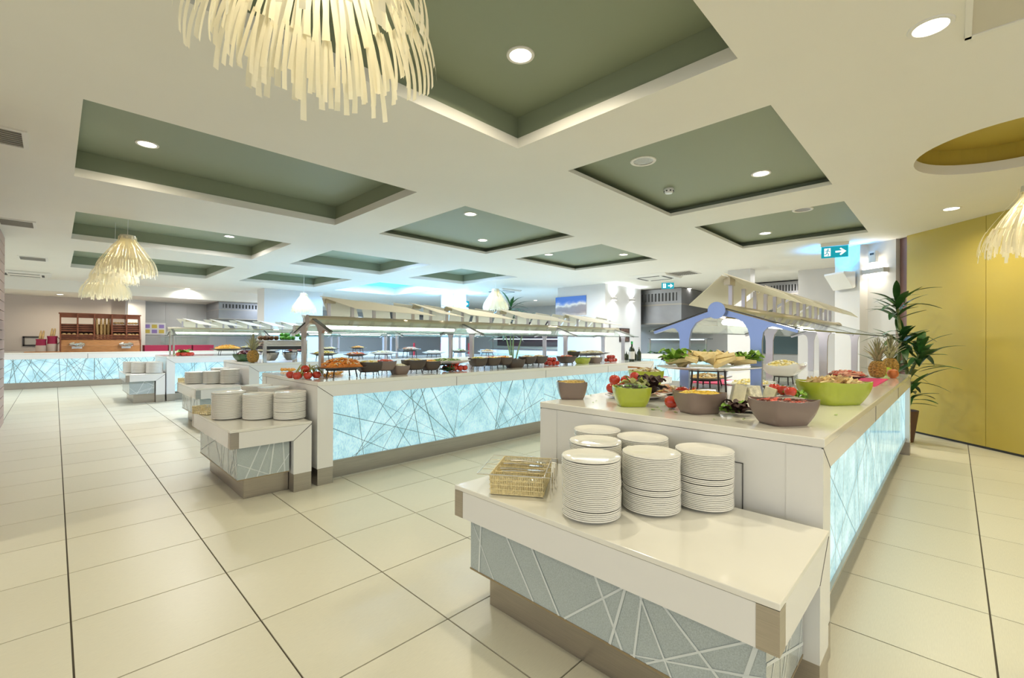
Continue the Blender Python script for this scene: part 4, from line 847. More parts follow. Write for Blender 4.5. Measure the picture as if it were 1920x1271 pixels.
# ================================================================== BAKERY: bread rack, baguettes, sacks, trays
rk = empty('bread_rack', (.92, 16.95, H), 0, label='dark wooden bread rack with slatted shelves on the back counter', cat='bread rack')
rw, rh, rd = 1.66, 1.02, .5; L0 = -rw/2
MB().prism([(-.24, 0), (.26, 0), (.26, rh), (.02, rh), (-.14, rh*.55), (-.24, rh*.33)], YZ, L0, L0+.03).build('side_panel', WOOD, rk); MB().prism([(-.24, 0), (.26, 0), (.26, rh), (.02, rh), (-.14, rh*.55), (-.24, rh*.33)], YZ, -L0-.03, -L0).build('side_panel', WOOD, rk)
MB().box(L0-.02, -L0+.02, -.02, .28, rh, rh+.03).build('top_board', WOOD, rk); MB().box(L0+.03, -L0-.03, -.245, -.215, 0, .17).build('front_drawer', PINE, rk); MB().prism([(-.245, .172), (-.215, .172), (-.16, .32), (-.19, .32)], YZ, L0+.03, -L0-.03).build('sloping_board', PINE, rk)
bays = [(-.80, -.50), (-.47, -.17), (-.14, .19), (.22, .50), (.53, .80)]
for a in (-.485, -.155, .205, .515): MB().box(a-.015, a+.015, -.16, .24, .3, rh).build('divider', WOOD, rk)
MB().box(L0+.03, -L0-.03, .235, .255, .3, .76).build('back_board', mat('dark_wood', (.07, .025, .012), .5), rk); MB().box(L0+.03, -L0-.03, .0, .02, .92, rh).build('top_rail', WOOD, rk)
bun = MB().ball((0, 0, 0), .045, 10, 7, 1.15, 1, .7, .02).mesh('bun', BREAD, True)
for i, (a, b) in enumerate(bays):
    for k in range(4 if i != 2 else 0): z = .55+.055*k; MB().box(a, b, -.10+.03*k, -.085+.03*k, z, z+.035).build('slat', WOOD, rk)
    for k in range(3): z = .335+.05*k; MB().box(a, b, -.20+.02*k, -.185+.02*k, z, z+.03).build('slat', WOOD, rk)
    if i != 2:
        for k in range(3): tag(link('bun', bun, None, (.92+a+.05+(b-a-.10)*k/2, 16.95-.10+.04*(k % 2), H+.47), (0, 0, k)), 'bread bun on the lower shelf of the wooden rack', 'bun', 'buns in the bread rack')
        if i > 2:
            for k in range(3): tag(link('bun', bun, None, (.92+a+.07+(b-a-.13)*k/2, 16.95+.06, H+.80), (0, 0, k)), 'dark bun on the upper shelf of the wooden rack', 'bun', 'buns in the bread rack')
def baguette(loc, L, rot, label, group, q=.030):
    m = MB(); n = 9; m.tube([(0, 0, L*i/(n-1)) for i in range(n)], [q*math.sin(math.pi*(.1+.8*i/(n-1)))**.6+.004 for i in range(n)], 10); o = m.build('baguette', BREAD, None, True, loc, rot); tag(o, label, 'baguette', group)
for k in range(4): baguette((.92-.085+.075*k, 16.95+.02, H+.34), .60, (-.10, (-.03, 0, .01, .02)[k], 0), 'baguette standing in the middle of the wooden rack', 'baguettes in the rack')
for sx in (-.5, .5):
    t = empty('tongs_tray', (.92+sx, 16.70-.015, H+.185), 0, label='small silver tray of tongs leaning on the rack', cat='tray', group='silver trays on the rack'); t.rotation_euler = (.7, 0, 0)
    MB().lathe([(0, 0), (.12, 0), (.16, .02), (.155, .024), (.118, .006), (0, .006)], 20, sy=.6).build('tray', CHROME, t, True)
    for q in range(3): MB().tube([(-.1+.05*q, -.03, .02), (.0+.04*q, .04, .03)], .007, 6).build('tongs', CHROME, t)
    tag(MB().box(-.1, .1, -.003, .003, 0, .05).build('name_card', PAPER, None, False, (.92+sx, 16.95-.25, H+.09)), 'white card on the drawer of the wooden rack', 'card', 'cards on the rack')
# sacks of bread
for i, (px, hh) in enumerate(((77, .34), (98, .42))):
    x = atY(px, 655, 16.8).x; t = empty('bread_sack', (x, 16.85, H), .2*i, label=('crimson sack of baguettes with a folded rim', 'taller crimson sack of baguettes against the wooden rack')[i], cat='sack'); w_ = .10
    MB().lathe([(0, .0), (w_*.8, .0), (w_, hh*.4), (w_*.92, hh*.85), (w_*1.05, hh), (w_*.98, hh*.99), (w_*.85, hh*.8), (0, hh*.75)], 16).build('cloth_bag', CRIM, t, True); MB().lathe([(w_*.99, hh*.05), (w_*1.02, hh*.4), (w_*.95, hh*.6)], 16).build('pale_band', mat('linen', (.55, .45, .36), .8), t, True)
    for k in range(3): baguette((x-.035+.05*(k % 2), 16.82+.05*(k//2)+.0*k, H+hh*.77), .30, (-.05, .12, 0), 'baguette standing in %s' % ('the shorter crimson sack', 'the taller crimson sack')[i], 'baguettes in sacks', .021)
tag(MB().box(-.32, .32, -.2, .2, 0, .02).build('bread_board', PINE, None, False, (atY(80, 655, 16.7).x, 16.66, H)), 'wooden board before the crimson bread sacks', 'board')
for i in range(3): tag(link('bread_crate', MB().box(-.27, .27, -.25, .25, 0, .17).mesh('bread_crate', CRIM), None, (2.1+i*.58, 16.95, H)), ('crimson linen crate touching the wooden rack', 'crimson linen crate in the middle of three', 'crimson linen crate at the end of the three')[i], 'crate', 'crimson crates on the back counter')
# sockets and small sign on the back wall
t = empty('wall_socket', (-.44, 18.95, 1.18), label='square double socket on the back wall', cat='socket'); 
m = MB()
for a in ((-.2, .2, .1, .14), (-.2, .2, -.14, -.1), (-.2, -.16, -.14, .14), (.16, .2, -.14, .14)): m.box(a[0], a[1], -.03, 0, a[2], a[3])
m.build('frame', IRON, t); MB().box(-.16, .16, -.012, 0, -.1, .1).build('plate', WALLG, t)
tag(MB().lathe([(0, -.05), (.09, -.05), (.12, 0)], 20).build('wall_intercom', IRON, None, True, (.0, 18.93, 1.20), (math.pi/2, 0, 0)), 'round dark intercom on the back wall', 'intercom')
t = empty('wall_notice', (2.35, 19.18, 1.60), label='small coloured allergen notice on the tiled wall', cat='notice'); MB().box(-.3, .3, -.01, 0, -.2, .2).build('sheet', PAPER, t)
for i in range(3):
    for j in range(2): MB().box(-.26+i*.19, -.12+i*.19, -.014, -.010, -.15+j*.17, -.03+j*.17).build('printed_square', mat('notice_%d' % ((i+j) % 2), ((.7, .55, .1), (.35, .25, .6))[(i+j) % 2], .6), t)
# glass display cabinet behind
def display(x, y, label, L=1.3):
    t = empty('display_cabinet', (x, y, H), 0, label=label, cat='cabinet'); MB().box(0, L, 0, .5, 0, .12).build('base', STEELD, t); MB().box(.01, L-.01, 0, .01, .12, .42).build('front_glass', GLASS, t); MB().box(0, L, -.01, .5, .42, .435).build('top_shelf', STEELD, t); MB().box(.2, .42, -.02, -.005, .02, .16).build('price_card', mat('slate', (.1, .16, .2), .4), t)
display(2.3, 17.55, 'steel and glass display cabinet behind the crimson crates')
# ================================================================== KITCHEN HOODS
def hood(x0, x1, y0, y1, z0, z1, label, axis):
    t = empty('extractor_hood', ((x0+x1)/2, (y0+y1)/2, z0), label=label, cat='hood', group='kitchen extractor hoods'); ox, oy = (x0+x1)/2, (y0+y1)/2
    m = MB(); m.box(x0-ox, x1-ox, y0-oy, y1-oy, 0, z1-z0); m.build('canopy', STEELD, t); MB().box(x0-ox-.02, x1-ox+.02, y0-oy-.02, y1-oy+.02, -.03, .0).build('drip_edge', STEEL, t)
    MB().box(x0-ox-.012, x1-ox+.012, y0-oy-.012, y1-oy+.012, (z1-z0)*.52, (z1-z0)*.56).build('seam_strip', STEEL, t)
    h = z1-z0; zz = (h*.64, h*.88); n = 26; lo, hi = (x0-ox, x1-ox) if axis == 'y' else (y0-oy, y1-oy); st = (hi-lo)*.9/n; grille = MB()
    if axis == 'y': grille.box(lo*.92, hi*.92, y0-oy-.004, y0-oy, *zz)
    else: grille.box(x0-ox-.004, x0-ox, lo*.92, hi*.92, *zz)
    gr = grille.build('grille', DARK, t)
    for k in range(n):
        a = lo*.9+k*st
        if axis == 'y': MB().box(a, a+st*.45, y0-oy-.012, y0-oy-.004, *zz).build('grille_bar', STEELD, gr)
        else: MB().box(x0-ox-.012, x0-ox-.004, a, a+st*.45, *zz).build('grille_bar', STEELD, gr)
    return t
hood(3.77, 6.6, 17.2, 18.9, 1.95, 2.49, 'steel hood over the cooking area behind the rear island', 'y')
hood(12.4, 15.1, 5.5, 8.6, 1.79, 2.78, 'steel hood beside the column with twin wall lights', 'x')
hood(12.8, 15.1, 2.0, 3.9, 2.1, 2.77, 'steel hood behind the white corner column', 'x')
hood(10.5, 12.6, 17.3, 18.9, 1.95, 2.49, 'steel hood in the far kitchen corner', 'y')
# far counters with glowing fronts and lit shelves
def far_counter(label, x0, x1, y0, y1, seed):
    t = empty('serving_counter', ((x0+x1)/2, (y0+y1)/2, 0), label=label, cat='counter', group='serving counters along the kitchen'); ox, oy = (x0+x1)/2, (y0+y1)/2; T = lambda o: (setattr(o, 'location', (-ox, -oy, 0)), o)[1]
    T(MB().box(x0, x1, y0, y1, .87, H).build('worktop', TOPW, t)); T(MB().box(x0+.02, x1-.02, y0+.02, y1-.02, .18, .869).build('core', WHITE, t)); T(MB().box(x0+.08, x1-.08, y0+.08, y1-.08, 0, .18).build('kick_plate', STEEL, t)); T(MB().box(x0, x0+.02, y0, y1, .76, .869).build('fascia', WHITE, t))
    n = max(1, round((y1-y0)/1.6)); pw = (y1-y0)/n
    for i in range(n): T(glass_panel(t, (x0+.01, y1-i*pw-.01, .19), (0, -1, 0), pw-.02, .56, LITP, ETCH, seed+i, lw=.01))
    n = max(1, round((x1-x0)/1.6)); pw = (x1-x0)/n
    for i in range(n): T(glass_panel(t, (x0+i*pw+.01, y0+.01, .19), (1, 0, 0), pw-.02, .56, LITP, ETCH, seed+20+i, lw=.01))
far_counter('glowing counter before the hood beside the twin lights', 11.9, 12.8, 4.6, 6.5, 700); far_counter('glowing counter at the end of the kitchen wall', 11.9, 12.8, 9.0, 13.5, 730)
def lit_shelf(x, y0, y1, label):
    t = empty('lit_shelf', (x, (y0+y1)/2, H), 0, label=label, cat='shelf', group='glass shelves over the kitchen counters'); L = (y1-y0)/2
    for zz in (.02, .42): MB().box(-.2, .2, -L, L, zz, zz+.02).build('shelf_board', STEELD, t)
    for s in (-1, 1): MB().box(-.18, -.15, s*L*.95-.015, s*L*.95+.015, 0, .42).build('support', STEEL, t)
    MB().box(-.21, -.19, -L*.9, L*.9, .40, .415).build('strip_light', emis('cool_strip', (.75, .95, 1), 5), t)
    MB().box(-.24, -.22, -L, L, .05, .30).build('glass_front', GLASS, t)
lit_shelf(12.4, 4.7, 6.4, 'glass fronted lit shelf before the hood beside twin lights'); lit_shelf(12.4, 9.2, 13.2, 'long glass fronted lit shelf at the end wall')
hb = MB()
for k in range(9):
    q = leaf_clump(.10, .06, 8, 77+k, .6); hb.add([(x_, y_-.75+k*.18, z_) for x_, y_, z_ in q.v], q.f)
tag(hb.build('herb_garnish', LEAF, None, True, (12.02, 5.55, H+.002)), 'strip of dark herbs along the glowing counter edge', 'herbs', kind='stuff')
# dark kitchen openings and red furniture beyond the blue-lit area
struct(MB().box(15.24, 15.29, 11.2, 16.0, 1.0, 2.1).build('window_1', mat('dark_opening', (.10, .07, .08), .3)))
struct(MB().box(15.24, 15.29, 2.6, 4.2, .9, 1.9).build('window_2', mat('dark_glass', (.10, .16, .17), .15)))
def red_chair(x, y, rz, label):
    t = empty('red_chair', (x, y, 0), rz, label=label, cat='chair', group='red chairs beyond the islands'); RD = mat('red_vinyl', (.50, .02, .03), .4)
    MB().box(-.24, .24, -.24, .24, .42, .48).build('seat', RD, t, bevel=.01); MB().box(-.24, .24, .19, .24, .5, 1.15).build('backrest', RD, t, bevel=.01)
    for sx in (-.21, .21):
        for sy in (-.2, .2): MB().box(sx-.02, sx+.02, sy-.02, sy+.02, 0, .42).build('leg', STEEL, t)
for i, (x, y) in enumerate(((9.3, 14.6), (10.1, 14.0), (10.8, 13.2))): red_chair(x, y, -2.2, ('red chair beside the broad column', 'red chair in the middle beyond the blue light', 'red chair near the dark kitchen window')[i])
# ================================================================== WALL THINGS ON COLUMNS
def sconce(loc, n, w_, label, hgt=.06, dep=.10, col=NEUT, pw=5., group='up and down wall lights'):
    n = Vector(n).normalized(); rz = math.atan2(n.y, n.x); t = empty('wall_light', loc, rz, label=label, cat='wall light', group=group)
    m = MB(); m.box(0, dep, -w_/2, w_/2, -hgt/2, hgt/2); m.build('housing', mat('light_housing', (.62, .60, .58), .4), t)
    for s in (1, -1): MB().box(.012, dep-.012, -w_/2+.012, w_/2-.012, min(s*(hgt/2+.001), s*(hgt/2+.004)), max(s*(hgt/2+.001), s*(hgt/2+.004))).build('lens', emis('sconce_lens', (1, .95, .88), 6), t)
    for s in (1, -1):
        a = area_light('wall_light_lamp', Vector(loc)+n*dep*.5+Vector((0, 0, s*(hgt/2+.012))), dep*.6, pw, col, (0 if s < 0 else math.pi, 0, 0), 2.4); a.parent = None
YC2 = 6.64
for px, py in ((1149, 560), (1183, 563)):
    p = atY(px, py, YC2); sconce((p.x, YC2-.001, p.z), (0, -1, 0), .18, ('wall light nearer the column corner, one of twins', 'wall light nearer the steel hood, one of twins')[px > 1150], .07, .09, (.8, .92, 1), 7)
pw_ = (Vector((9.0, 1.06, 0))+Vector((8.70, .62, 0)))/2; nw = Vector((-.826, .563, 0))
sconce((pw_.x-.002, pw_.y+.002, 2.36), (-.826, .563, 0), .34, 'wide wall light on the white wall beside the plant', .07, .10, (1, .88, .68), 1.3)
# emergency lamp, sound projector, picture frames, banner
t = empty('alarm_box', (pw_.x-.035, pw_.y+.05, 2.58), math.atan2(.563, -.826), label='white alarm sounder box above the wide wall light', cat='alarm'); MB().box(-.03, .03, -.055, .055, -.09, .09).build('casing', WHITE, t, bevel=.006); MB().box(.03, .034, -.03, .03, .03, .06).build('grille', DARK, t)
pcx = (Vector((9.16, 1.43, 0))+Vector((8.84, 1.06, 0)))/2; nc = Vector((-.756, .654, 0))
t = empty('uplight', (pcx.x-.02, pcx.y+.02, 2.26), math.atan2(.654, -.756), label='white wedge uplight throwing blue light up the corner column', cat='uplight')
m = MB(); m.prism([(0, -.12), (.04, -.14), (.20, .10), (.20, .13), (0, .13)], XZ, -.2, .2); m.build('casing', WHITE, t, bevel=.004); MB().box(.03, .17, -.17, .17, .131, .135).build('lens', emis('blue_lens', (.1, .6, 1), 6), t)
area_light('uplight_lamp', (pcx.x-.13, pcx.y+.11, 2.42), .25, 15, (.01, .36, 1), (math.pi, 0, 0), 2.2)
for i, (lx, ly, rz) in enumerate(((9.09, 11.95, math.pi), (9.35, 11.59, -math.pi/2))):
    t = empty('uplight', (lx, ly, 2.2), rz, label=('white uplight on the far column facing the rear island', 'white uplight on the far column facing the chafing dish island')[i], cat='uplight')
    m = MB(); m.prism([(0, -.12), (.04, -.14), (.20, .10), (.20, .13), (0, .13)], XZ, -.18, .18); m.build('casing', WHITE, t); MB().box(.03, .17, -.15, .15, .131, .135).build('lens', emis('blue_lens', (.1, .6, 1), 6), t)
    area_light('uplight_lamp', (lx+.12*math.cos(rz), ly+.12*math.sin(rz), 2.36), .25, 60, (.12, .45, 1), (math.pi, 0, 0), 3.0)
# picture banner on the column side
p0, p1 = atX(1042, 558, 10.27), atX(1099, 590, 10.27)
t = empty('sky_banner', (10.272, (p0.y+p1.y)/2, (p0.z+p1.z)/2), label='wide print of clouds and blue sky on the column side', cat='banner'); L = abs(p0.y-p1.y)/2; hb_ = abs(p0.z-p1.z)/2
bm = bpy.data.materials.new('cloud_print'); bm.use_nodes = True; n, l = nodes_of(bm); tc = n.new('ShaderNodeTexCoord'); sp_ = n.new('ShaderNodeSeparateXYZ'); l.new(tc.outputs['Generated'], sp_.inputs[0]); nz = n.new('ShaderNodeTexNoise'); nz.inputs['Scale'].default_value = 3; l.new(tc.outputs['Generated'], nz.inputs['Vector'])
ad = n.new('ShaderNodeMath'); ad.operation = 'MULTIPLY_ADD'; ad.inputs[1].default_value = .5; l.new(nz.outputs['Fac'], ad.inputs[0]); l.new(sp_.outputs['Z'], ad.inputs[2]); cr_ = n.new('ShaderNodeValToRGB'); cr_.color_ramp.elements[0].position = .2; cr_.color_ramp.elements[0].color = (.62, .50, .42, 1); cr_.color_ramp.elements[1].position = 1.05; cr_.color_ramp.elements[1].color = (.10, .22, .62, 1)
for ps_, c in ((.45, (.30, .25, .24, 1)), (.68, (.35, .30, .30, 1)), (.80, (.85, .78, .70, 1)), (.92, (.22, .32, .66, 1))): e = cr_.color_ramp.elements.new(ps_); e.color = c
l.new(ad.outputs[0], cr_.inputs[0]); l.new(cr_.outputs[0], n['Principled BSDF'].inputs['Base Color'])
MB().box(-.012, 0, -L, L, -hb_, hb_).build('printed_sheet', bm, t)
p0, p1 = atY(1161, 615, YC2), atY(1179, 641, YC2)
t = empty('framed_menu', ((p0.x+p1.x)/2, YC2-.001, (p0.z+p1.z)/2), label='dark framed menu board on the column below the twin lights', cat='frame'); L = abs(p1.x-p0.x)/2; hb_ = abs(p0.z-p1.z)/2
MB().box(-L, L, -.025, 0, -hb_, hb_).build('frame', IRON, t); MB().box(-L*.86, L*.86, -.027, -.025, -hb_*.88, hb_*.88).build('menu_sheet', mat('menu_print', (.16, .09, .07), .4, noise=.9, nscale=14), t)
# ================================================================== CEILING THINGS
def downlight(x, y, z, label, on=True, col=WARM, pw=None, r=.085):
    t = empty('downlight', (x, y, z), label=label, cat='downlight', group='recessed downlights'); MB().lathe([(r*.78, .0), (r*.80, -.006), (r, -.007), (r*1.04, -.001), (r*1.04, 0)], 28).build('trim_ring', LIPM, t, True)
    MB().lathe([(0, -.002), (r*.79, -.002)], 24).build('lens' if on else 'reflector', emis('downlight_lens', (1, .92, .76), 14) if on else mat('lamp_dark', (.35, .33, .28), .25, .8), t)
    if on: area_light('downlight_lamp', (x, y, z-.012), r*1.5, pw or DLP, col, spread=2.75)
DLS = [(976, 103, 3.05, 'recessed downlight in the green coffer above the plate table', WARM), (276, 270, 3.05, 'recessed downlight in the long green coffer above the aisle', WARM), (430, 443, 3.05, 'recessed downlight in the second aisle coffer', NEUT), (882, 401, 2.90, 'first of two downlights in the shallow coffer over the long island', WARM), (905, 450, 2.90, 'second of two downlights in the shallow coffer over the long island', NEUT),
       (1029, 477, 2.90, 'downlight at the inner corner of the coffer past the long island', NEUT), (1169, 477, 2.90, 'downlight at the outer corner of the coffer past the long island', NEUT), (1427, 325, 2.90, 'bright downlight in the coffer with the smoke detector', WARM), (1435, 437, 2.90, 'downlight in the coffer near the exit sign', WARM), (1745, 50, 2.80, 'bright downlight in the plain ceiling beside the hatch', WARM), (1784, 391, 2.80, 'downlight near the mustard wall', WARM),
       (200, 489, 3.05, 'downlight in the third aisle coffer behind the pendants', NEUT), (480, 551, 2.80, 'downlight before the broad column', NEUT), (352, 541, 2.80, 'downlight in the ceiling before the bulkhead', NEUT), (1292, 541, 2.80, 'downlight near the steel hood ceiling', NEUT), (1004, 563, 2.80, 'downlight beyond the twin lights column', COOL)]
for px, py, z, lb, col in DLS:
    p = at(px, py, z); downlight(p.x, p.y, z, lb, True, col)
for px, py, z, lb in ((1206, 302, 2.90, 'unlit downlight in the coffer with the smoke detector'), (1505, 393, 2.90, 'unlit downlight in the coffer near the exit sign')):
    p = at(px, py, z); downlight(p.x, p.y, z, lb, False, r=.11)
for i, (x, y) in enumerate(((.1, 17.9), (1.5, 18.2))): downlight(x, y, 2.5, ('downlight under the bulkhead over the bread sacks', 'downlight under the bulkhead over the bread rack')[i], True, WARM)
p = at(1254, 354, 2.90); t = empty('smoke_detector', p, label='white smoke detector on the green coffer panel', cat='smoke detector'); MB().lathe([(0, -.05), (.035, -.05), (.05, -.03), (.055, -.012), (.05, 0)], 24).build('body', WHITE, t, True)
for k in range(8): a = k*math.pi/4; MB().box(-.008, .008, .046, .052, -.036, -.024).build('slot', DARK, t, rot=(0, 0, a))
def vent(x, y, lx, ly, label, z=CZ, rz=0.):
    t = empty('ceiling_vent', (x, y, z), rz, label=label, cat='vent', group='ceiling vents'); m = MB()
    for a in ((-lx, lx, ly-.03, ly), (-lx, lx, -ly, -ly+.03), (-lx, -lx+.03, -ly+.03, ly-.03), (lx-.03, lx, -ly+.03, ly-.03)): m.box(a[0], a[1], a[2], a[3], -.012, 0)
    m.build('frame', LIPM, t); MB().box(-lx+.03, lx-.03, -ly+.03, ly-.03, -.003, -.001).build('backing', mat('vent_dark', (.14, .12, .1), .7), t)
    n = max(3, int(2*ly/.045))
    for k in range(1, n): yy = -ly+2*ly*k/n; MB().box(-lx+.03, lx-.03, yy-.006, yy+.006, -.010, -.004).build('slat', mat('vent_slat', (.42, .40, .35), .5), t)
vent(-.36, 8.85, .18, .25, 'ceiling vent above the plank wall end'); vent(-.33, 5.1, .18, .22, 'ceiling vent over the open aisle side'); vent(-.30, 12.6, .2, .28, 'ceiling vent between plank wall and bulkhead'); p = at(1280, 512, CZ); vent(p.x, p.y, .3, .3, 'square return vent beside the air conditioning cassette')
def cassette(x, y, s, label, group='air conditioning cassettes'):
    t = empty('air_cassette', (x, y, CZ), label=label, cat='air conditioner', group=group); MB().prism([(-s, -.001), (s, -.001), (s*.8, -.05), (-s*.8, -.05)], XZ, -s, s).build('panel', LIPM, t, bevel=.01)
    for k in range(4):
        a = k*math.pi/2; MB().box(-s*.55, s*.55, s*.62, s*.72, -.056, -.048).build('air_slot', DARK, t, rot=(0, 0, a))
p = at(1228, 518, CZ); cassette(p.x, p.y, .47, 'square air conditioning cassette near the twin wall lights'); p = at(45, 517, CZ); cassette(-.5, 15.6, .45, 'square air conditioning cassette before the bulkhead'); p = at(860, 556, CZ); cassette(9.6, 9.9, .45, 'square air conditioning cassette in the blue lit area')
def exit_sign(px, py, w_, label, arrow=True, nd=(-.8, .6), z=CZ, dist=None):
    p = at(px, py, z); t = empty('exit_sign', p, math.atan2(nd[1], nd[0])+math.pi/2, label=label, cat='exit sign', group='emergency exit signs'); W = w_/2; TEAL = mat('sign_teal', (.0, .26, .36), .3, emit=(.0, .30, .40), es=.7); WH = mat('sign_white', (.9, .9, .9), .4, emit=(1, 1, 1), es=.7)
    MB().box(-W*1.05, W*1.05, -.03, .03, -.05, 0).build('mount', LIPM, t); h0, h1 = -.05-W*1.05, -.055; MB().box(-W, W, -.008, .008, h0, h1).build('sign_plate', TEAL, t); hm = (h0+h1)/2; u = W*.5
    for s in ((-1,) if True else ()):
        y0, y1 = -.0105, -.0085
        if arrow:
            m = MB(); m.prism([(.05*W, hm-.08*W), (.6*W, hm-.08*W), (.6*W, hm+.08*W), (.05*W, hm+.08*W)], XZ, y0, y1); m.prism([(.45*W, hm+.34*W), (.85*W, hm), (.45*W, hm-.34*W), (.36*W, hm-.24*W), (.64*W, hm), (.36*W, hm+.24*W)], XZ, y0, y1); m.build('arrow', WH, t)
        m = MB(); m.box(-.78*W, -.30*W, y0, y1, hm-.36*W, hm+.36*W); m.build('door_mark', WH, t); y2, y3 = -.0125, -.0107
        m = MB(); c = -.54*W; m.lathe([(0, 0), (.055*W, 0)], 12, (0, 0, 0)); m.v = [(x+c+.05*W, y2, y+hm+.26*W) for x, y, z_ in m.v]
        for a, b in (((.03, .18), (-.04, -.03)), ((.03, .16), (.17, .05)), ((.03, .16), (-.13, .1)), ((-.04, -.03), (.08, -.15)), ((.08, -.15), (.06, -.30)), ((-.04, -.03), (-.10, -.18)), ((-.10, -.18), (-.2, -.2))):
            d = (Vector(b)-Vector(a)).normalized()*.03*W; nn = Vector((-d.y, d.x)); A, Bq = Vector(a)*W, Vector(b)*W; m.add([(c+v.x, y2, hm+v.y) for v in (A+nn-d, A-nn-d, Bq-nn+d, Bq+nn+d)], [(0, 1, 2, 3)])
        m.build('running_figure', TEAL, t)
exit_sign(1565, 455, .34, 'teal exit sign with running figure and arrow near the corner', True, (-.93, -.2)); exit_sign(1252, 526, .3, 'small exit sign beside the air conditioning cassette', True, (-.8, -.6)); exit_sign(870, 562, .4, 'small exit sign in the blue lit area', True, (-.75, -.65))
# ---- pendants of cut strips
def bell(t): # radius, drop
    u = max(0, (t-.11)/.89); return (.09+.01*t+.235*math.sin(min(u, 1.05)*math.pi/2)**1.1, -.52*t)
def strip_mesh(seed, name='shade_strip'):
    rnd = random.Random(seed); m = MB()
    def rib(a0, a1, t0, t1, w0, w1, off):
        vs = []; fs = []; n = 8; cu = rnd.uniform(-.02, .022)
        for i in range(n):
            f = i/(n-1); t = t0+(t1-t0)*f; a = a0+(a1-a0)*f**.55; r, z = bell(t); r += off+cu*f*f; w_ = (w0+(w1-w0)*f)/max(r, .05); vs += [(r*math.cos(a-w_/2), r*math.sin(a-w_/2), z), (r*math.cos(a+w_/2), r*math.sin(a+w_/2), z)]
        for i in range(n-1): fs.append((2*i, 2*i+1, 2*i+3, 2*i+2))
        m.add(vs, fs)
    o = rnd.uniform(-.01, .02); s = .09; rib(0, 0, 0, .34, .026, .036, o)
    for sg in (-1, 1):
        rib(sg*.02, sg*s, .32, .66, .019, .027, o)
        for s2 in (-1, 1):
            e = rnd.uniform(.88, 1.06); rib(sg*s+s2*.02, sg*s+s2*.05, .64, e, .016, .021, o+rnd.uniform(0, .015))
    return m
SM = [strip_mesh(k).mesh('shade_strip', SHADE) for k in range(6)]
def pendant(x, y, zb, d, label, pw, single, top):
    s = d/.69; t = empty('pendant_lamp', (x, y, zb+.52*s), label=label, cat='pendant lamp', group='pendant lamps with cut paper strips'); t.scale = (s, s, s)
    MB().lathe([(0, .02), (.09, .02), (.095, -.03), (.088, -.035)], 28).build('cap', mat('cap_cream', (.70, .66, .52), .4), t, True); MB().tube([(0, 0, .02), (.01, 0, (top-zb)/s-.52)], .003, 6).build('cord', WHITE, t)
    MB().ball((0, 0, -.20), .055, 14, 10).build('bulb', emis('bulb_glow', (1, .90, .66), 22), t, True)
    n = 44
    if single:
        for k in range(n): o = link('shade_strip', SM[k % 6], t, (0, 0, 0), (0, 0, 2*math.pi*k/n)); o.scale = (1-.13*(k % 3), 1-.13*(k % 3), 1+.02*(k % 5))
    else:
        m = MB()
        for k in range(66):
            me = strip_mesh(k % 6); a = 2*math.pi*k/66; c, si = math.cos(a), math.sin(a); q = 1-.08*(k % 3); m.add([(q*(vx*c-vy*si), q*(vx*si+vy*c), vz*(1+.02*(k % 4))) for vx, vy, vz in me.v], me.f)
        o = m.build('strip_shade', SHADE, t); o['kind'] = 'stuff'
    point_light('pendant_light', (x, y, zb+.30*s), .05, pw*1.7, (1, .86, .60))
def ondir(px, depth): d = ray(px, 636); return d.x*depth, d.y*depth
x, y = ondir(594, 1.34); pendant(x, y, 2.15, .68, 'large pendant of cut cream strips above the camera aisle', 10, True, 3.05)
x, y = ondir(238, 5.9); pendant(x, y, 2.14, .62, 'pendant of cut cream strips hanging before the second coffer', 15, False, 3.05)
x, y = ondir(214, 6.9); pendant(x, y, 2.15, .58, 'pendant half hidden behind the first aisle pendant', 5, False, 3.05)
x, y = ondir(198, 8.0); pendant(x, y, 2.02, .70, 'lowest looking pendant of the aisle row near the bread rack', 15, False, CZ)
x, y = ondir(569, 12.3); pendant(x, y, 2.03, .64, 'pendant of cut strips before the broad white column', 1.2, False, 3.05)
x, y = ondir(929, 10.9); pendant(x, y, 2.03, .62, 'pendant of cut strips beyond the long island', 1.4, False, 3.05)
x, y = ondir(1944, 3.6); pendant(x, y, 2.03, .66, 'pendant of cut strips below the round mustard coffer', 9, True, CZ)
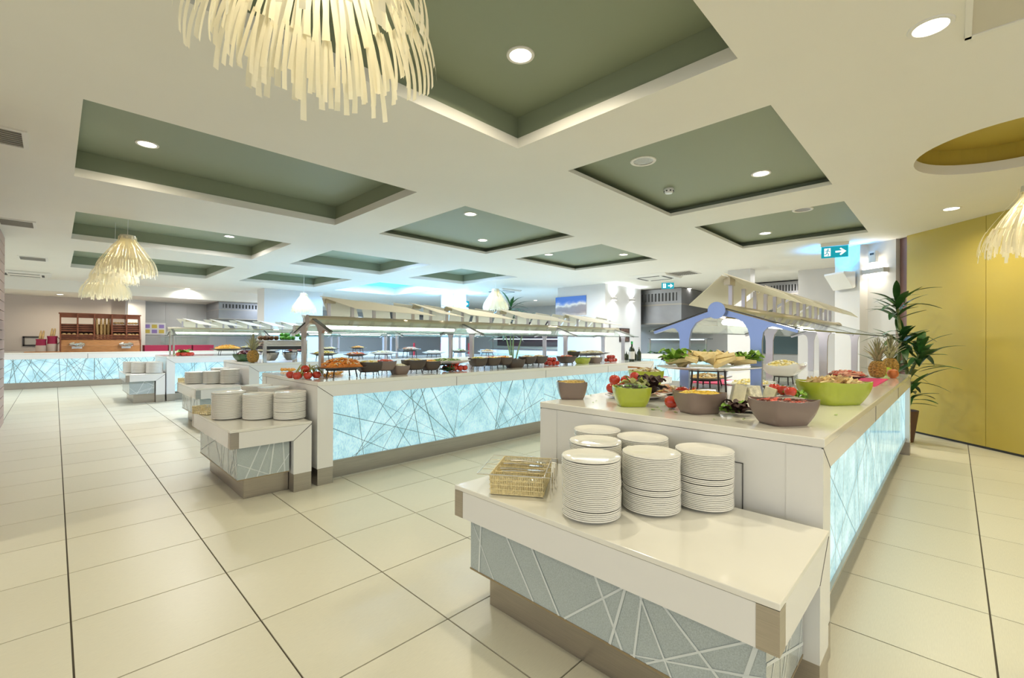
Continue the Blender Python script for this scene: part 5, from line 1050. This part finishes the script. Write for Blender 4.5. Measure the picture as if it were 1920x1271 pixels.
# ================================================================== PLANTS
def leaf_mesh(L, w_, droop):
    m = MB(); vs = []; fs = []
    for i in range(8):
        f = i/7; ww = w_*math.sin(math.pi*(f*.94+.03))**.8; zz = L*(.25*f-droop*f*f); vs += [(L*f, -ww, zz+.25*ww), (L*f, 0, zz), (L*f, ww, zz+.25*ww)]
    for i in range(7): fs += [(3*i, 3*i+3, 3*i+4, 3*i+1), (3*i+1, 3*i+4, 3*i+5, 3*i+2)]
    return m.add(vs, fs).mesh('leaf', LEAF, True)
def plant(x, y, stems, label, potm, pr=.2, ph=.42, seed=1, n=15, L=.36):
    rnd = random.Random(seed); t = empty('potted_plant', (x, y, 0), label=label, cat='plant', group='potted dracaenas'); MB().lathe([(0, 0), (pr*.72, 0), (pr, ph), (pr*.93, ph), (pr*.9, ph-.04), (0, ph-.04)], 24).build('pot', potm, t, True)
    LM = [leaf_mesh(L*q, .036, dr) for q, dr in ((1, .35), (.85, .6), (1.1, .5), (.8, .15))]; BK = mat('plant_bark', (.16, .20, .07), .6, noise=.3, nscale=40)
    for (pts) in stems:
        MB().tube([(0, 0, ph-.05)]+pts, [.022]*(len(pts))+[.014], 8).build('stem', BK, t, True); tip = Vector(pts[-1])
        for k in range(n):
            a = k*2.4+rnd.uniform(-.3, .3); o = link('leaf', LM[k % 4], t, tip+Vector((0, 0, -.012*k+.06)), (0, rnd.uniform(-1.0, .25), a)); q = rnd.uniform(.75, 1.15); o.scale = (q, q*1.1, q)
    return t
pl = at(1716, 795, 0); plx, ply = ondir(1689, 5.85)
plant(plx, ply, [[(-.02, .03, .9), (.02, .0, 1.35)], [(.10, -.06, .85), (.07, -.02, 1.15), (.10, .05, 1.78)], [(-.06, -.05, .75), (-.10, -.18, 1.12)], [(-.08, -.06, .6), (-.20, -.10, .72)], [(.12, .10, .7), (.25, .15, .85)]], 'tall dracaena in a brown pot beside the mustard wall', mat('pot_brown', (.12, .06, .04), .5), .18, .40, 3, 24, .38)
x, y = ondir(962, 12.6); plant(x, y, [[(0, 0, 1.2), (.05, 0, 1.85)], [(-.1, .05, 1.0), (-.2, .15, 1.55)], [(.1, -.1, 1.0), (.2, -.25, 1.65)], [(.0, .1, 1.2), (.1, .2, 2.2)]], 'drooping dracaena standing behind the long island', mat('pot_grey', (.3, .3, .3), .5), .24, .45, 5, 22, .62)
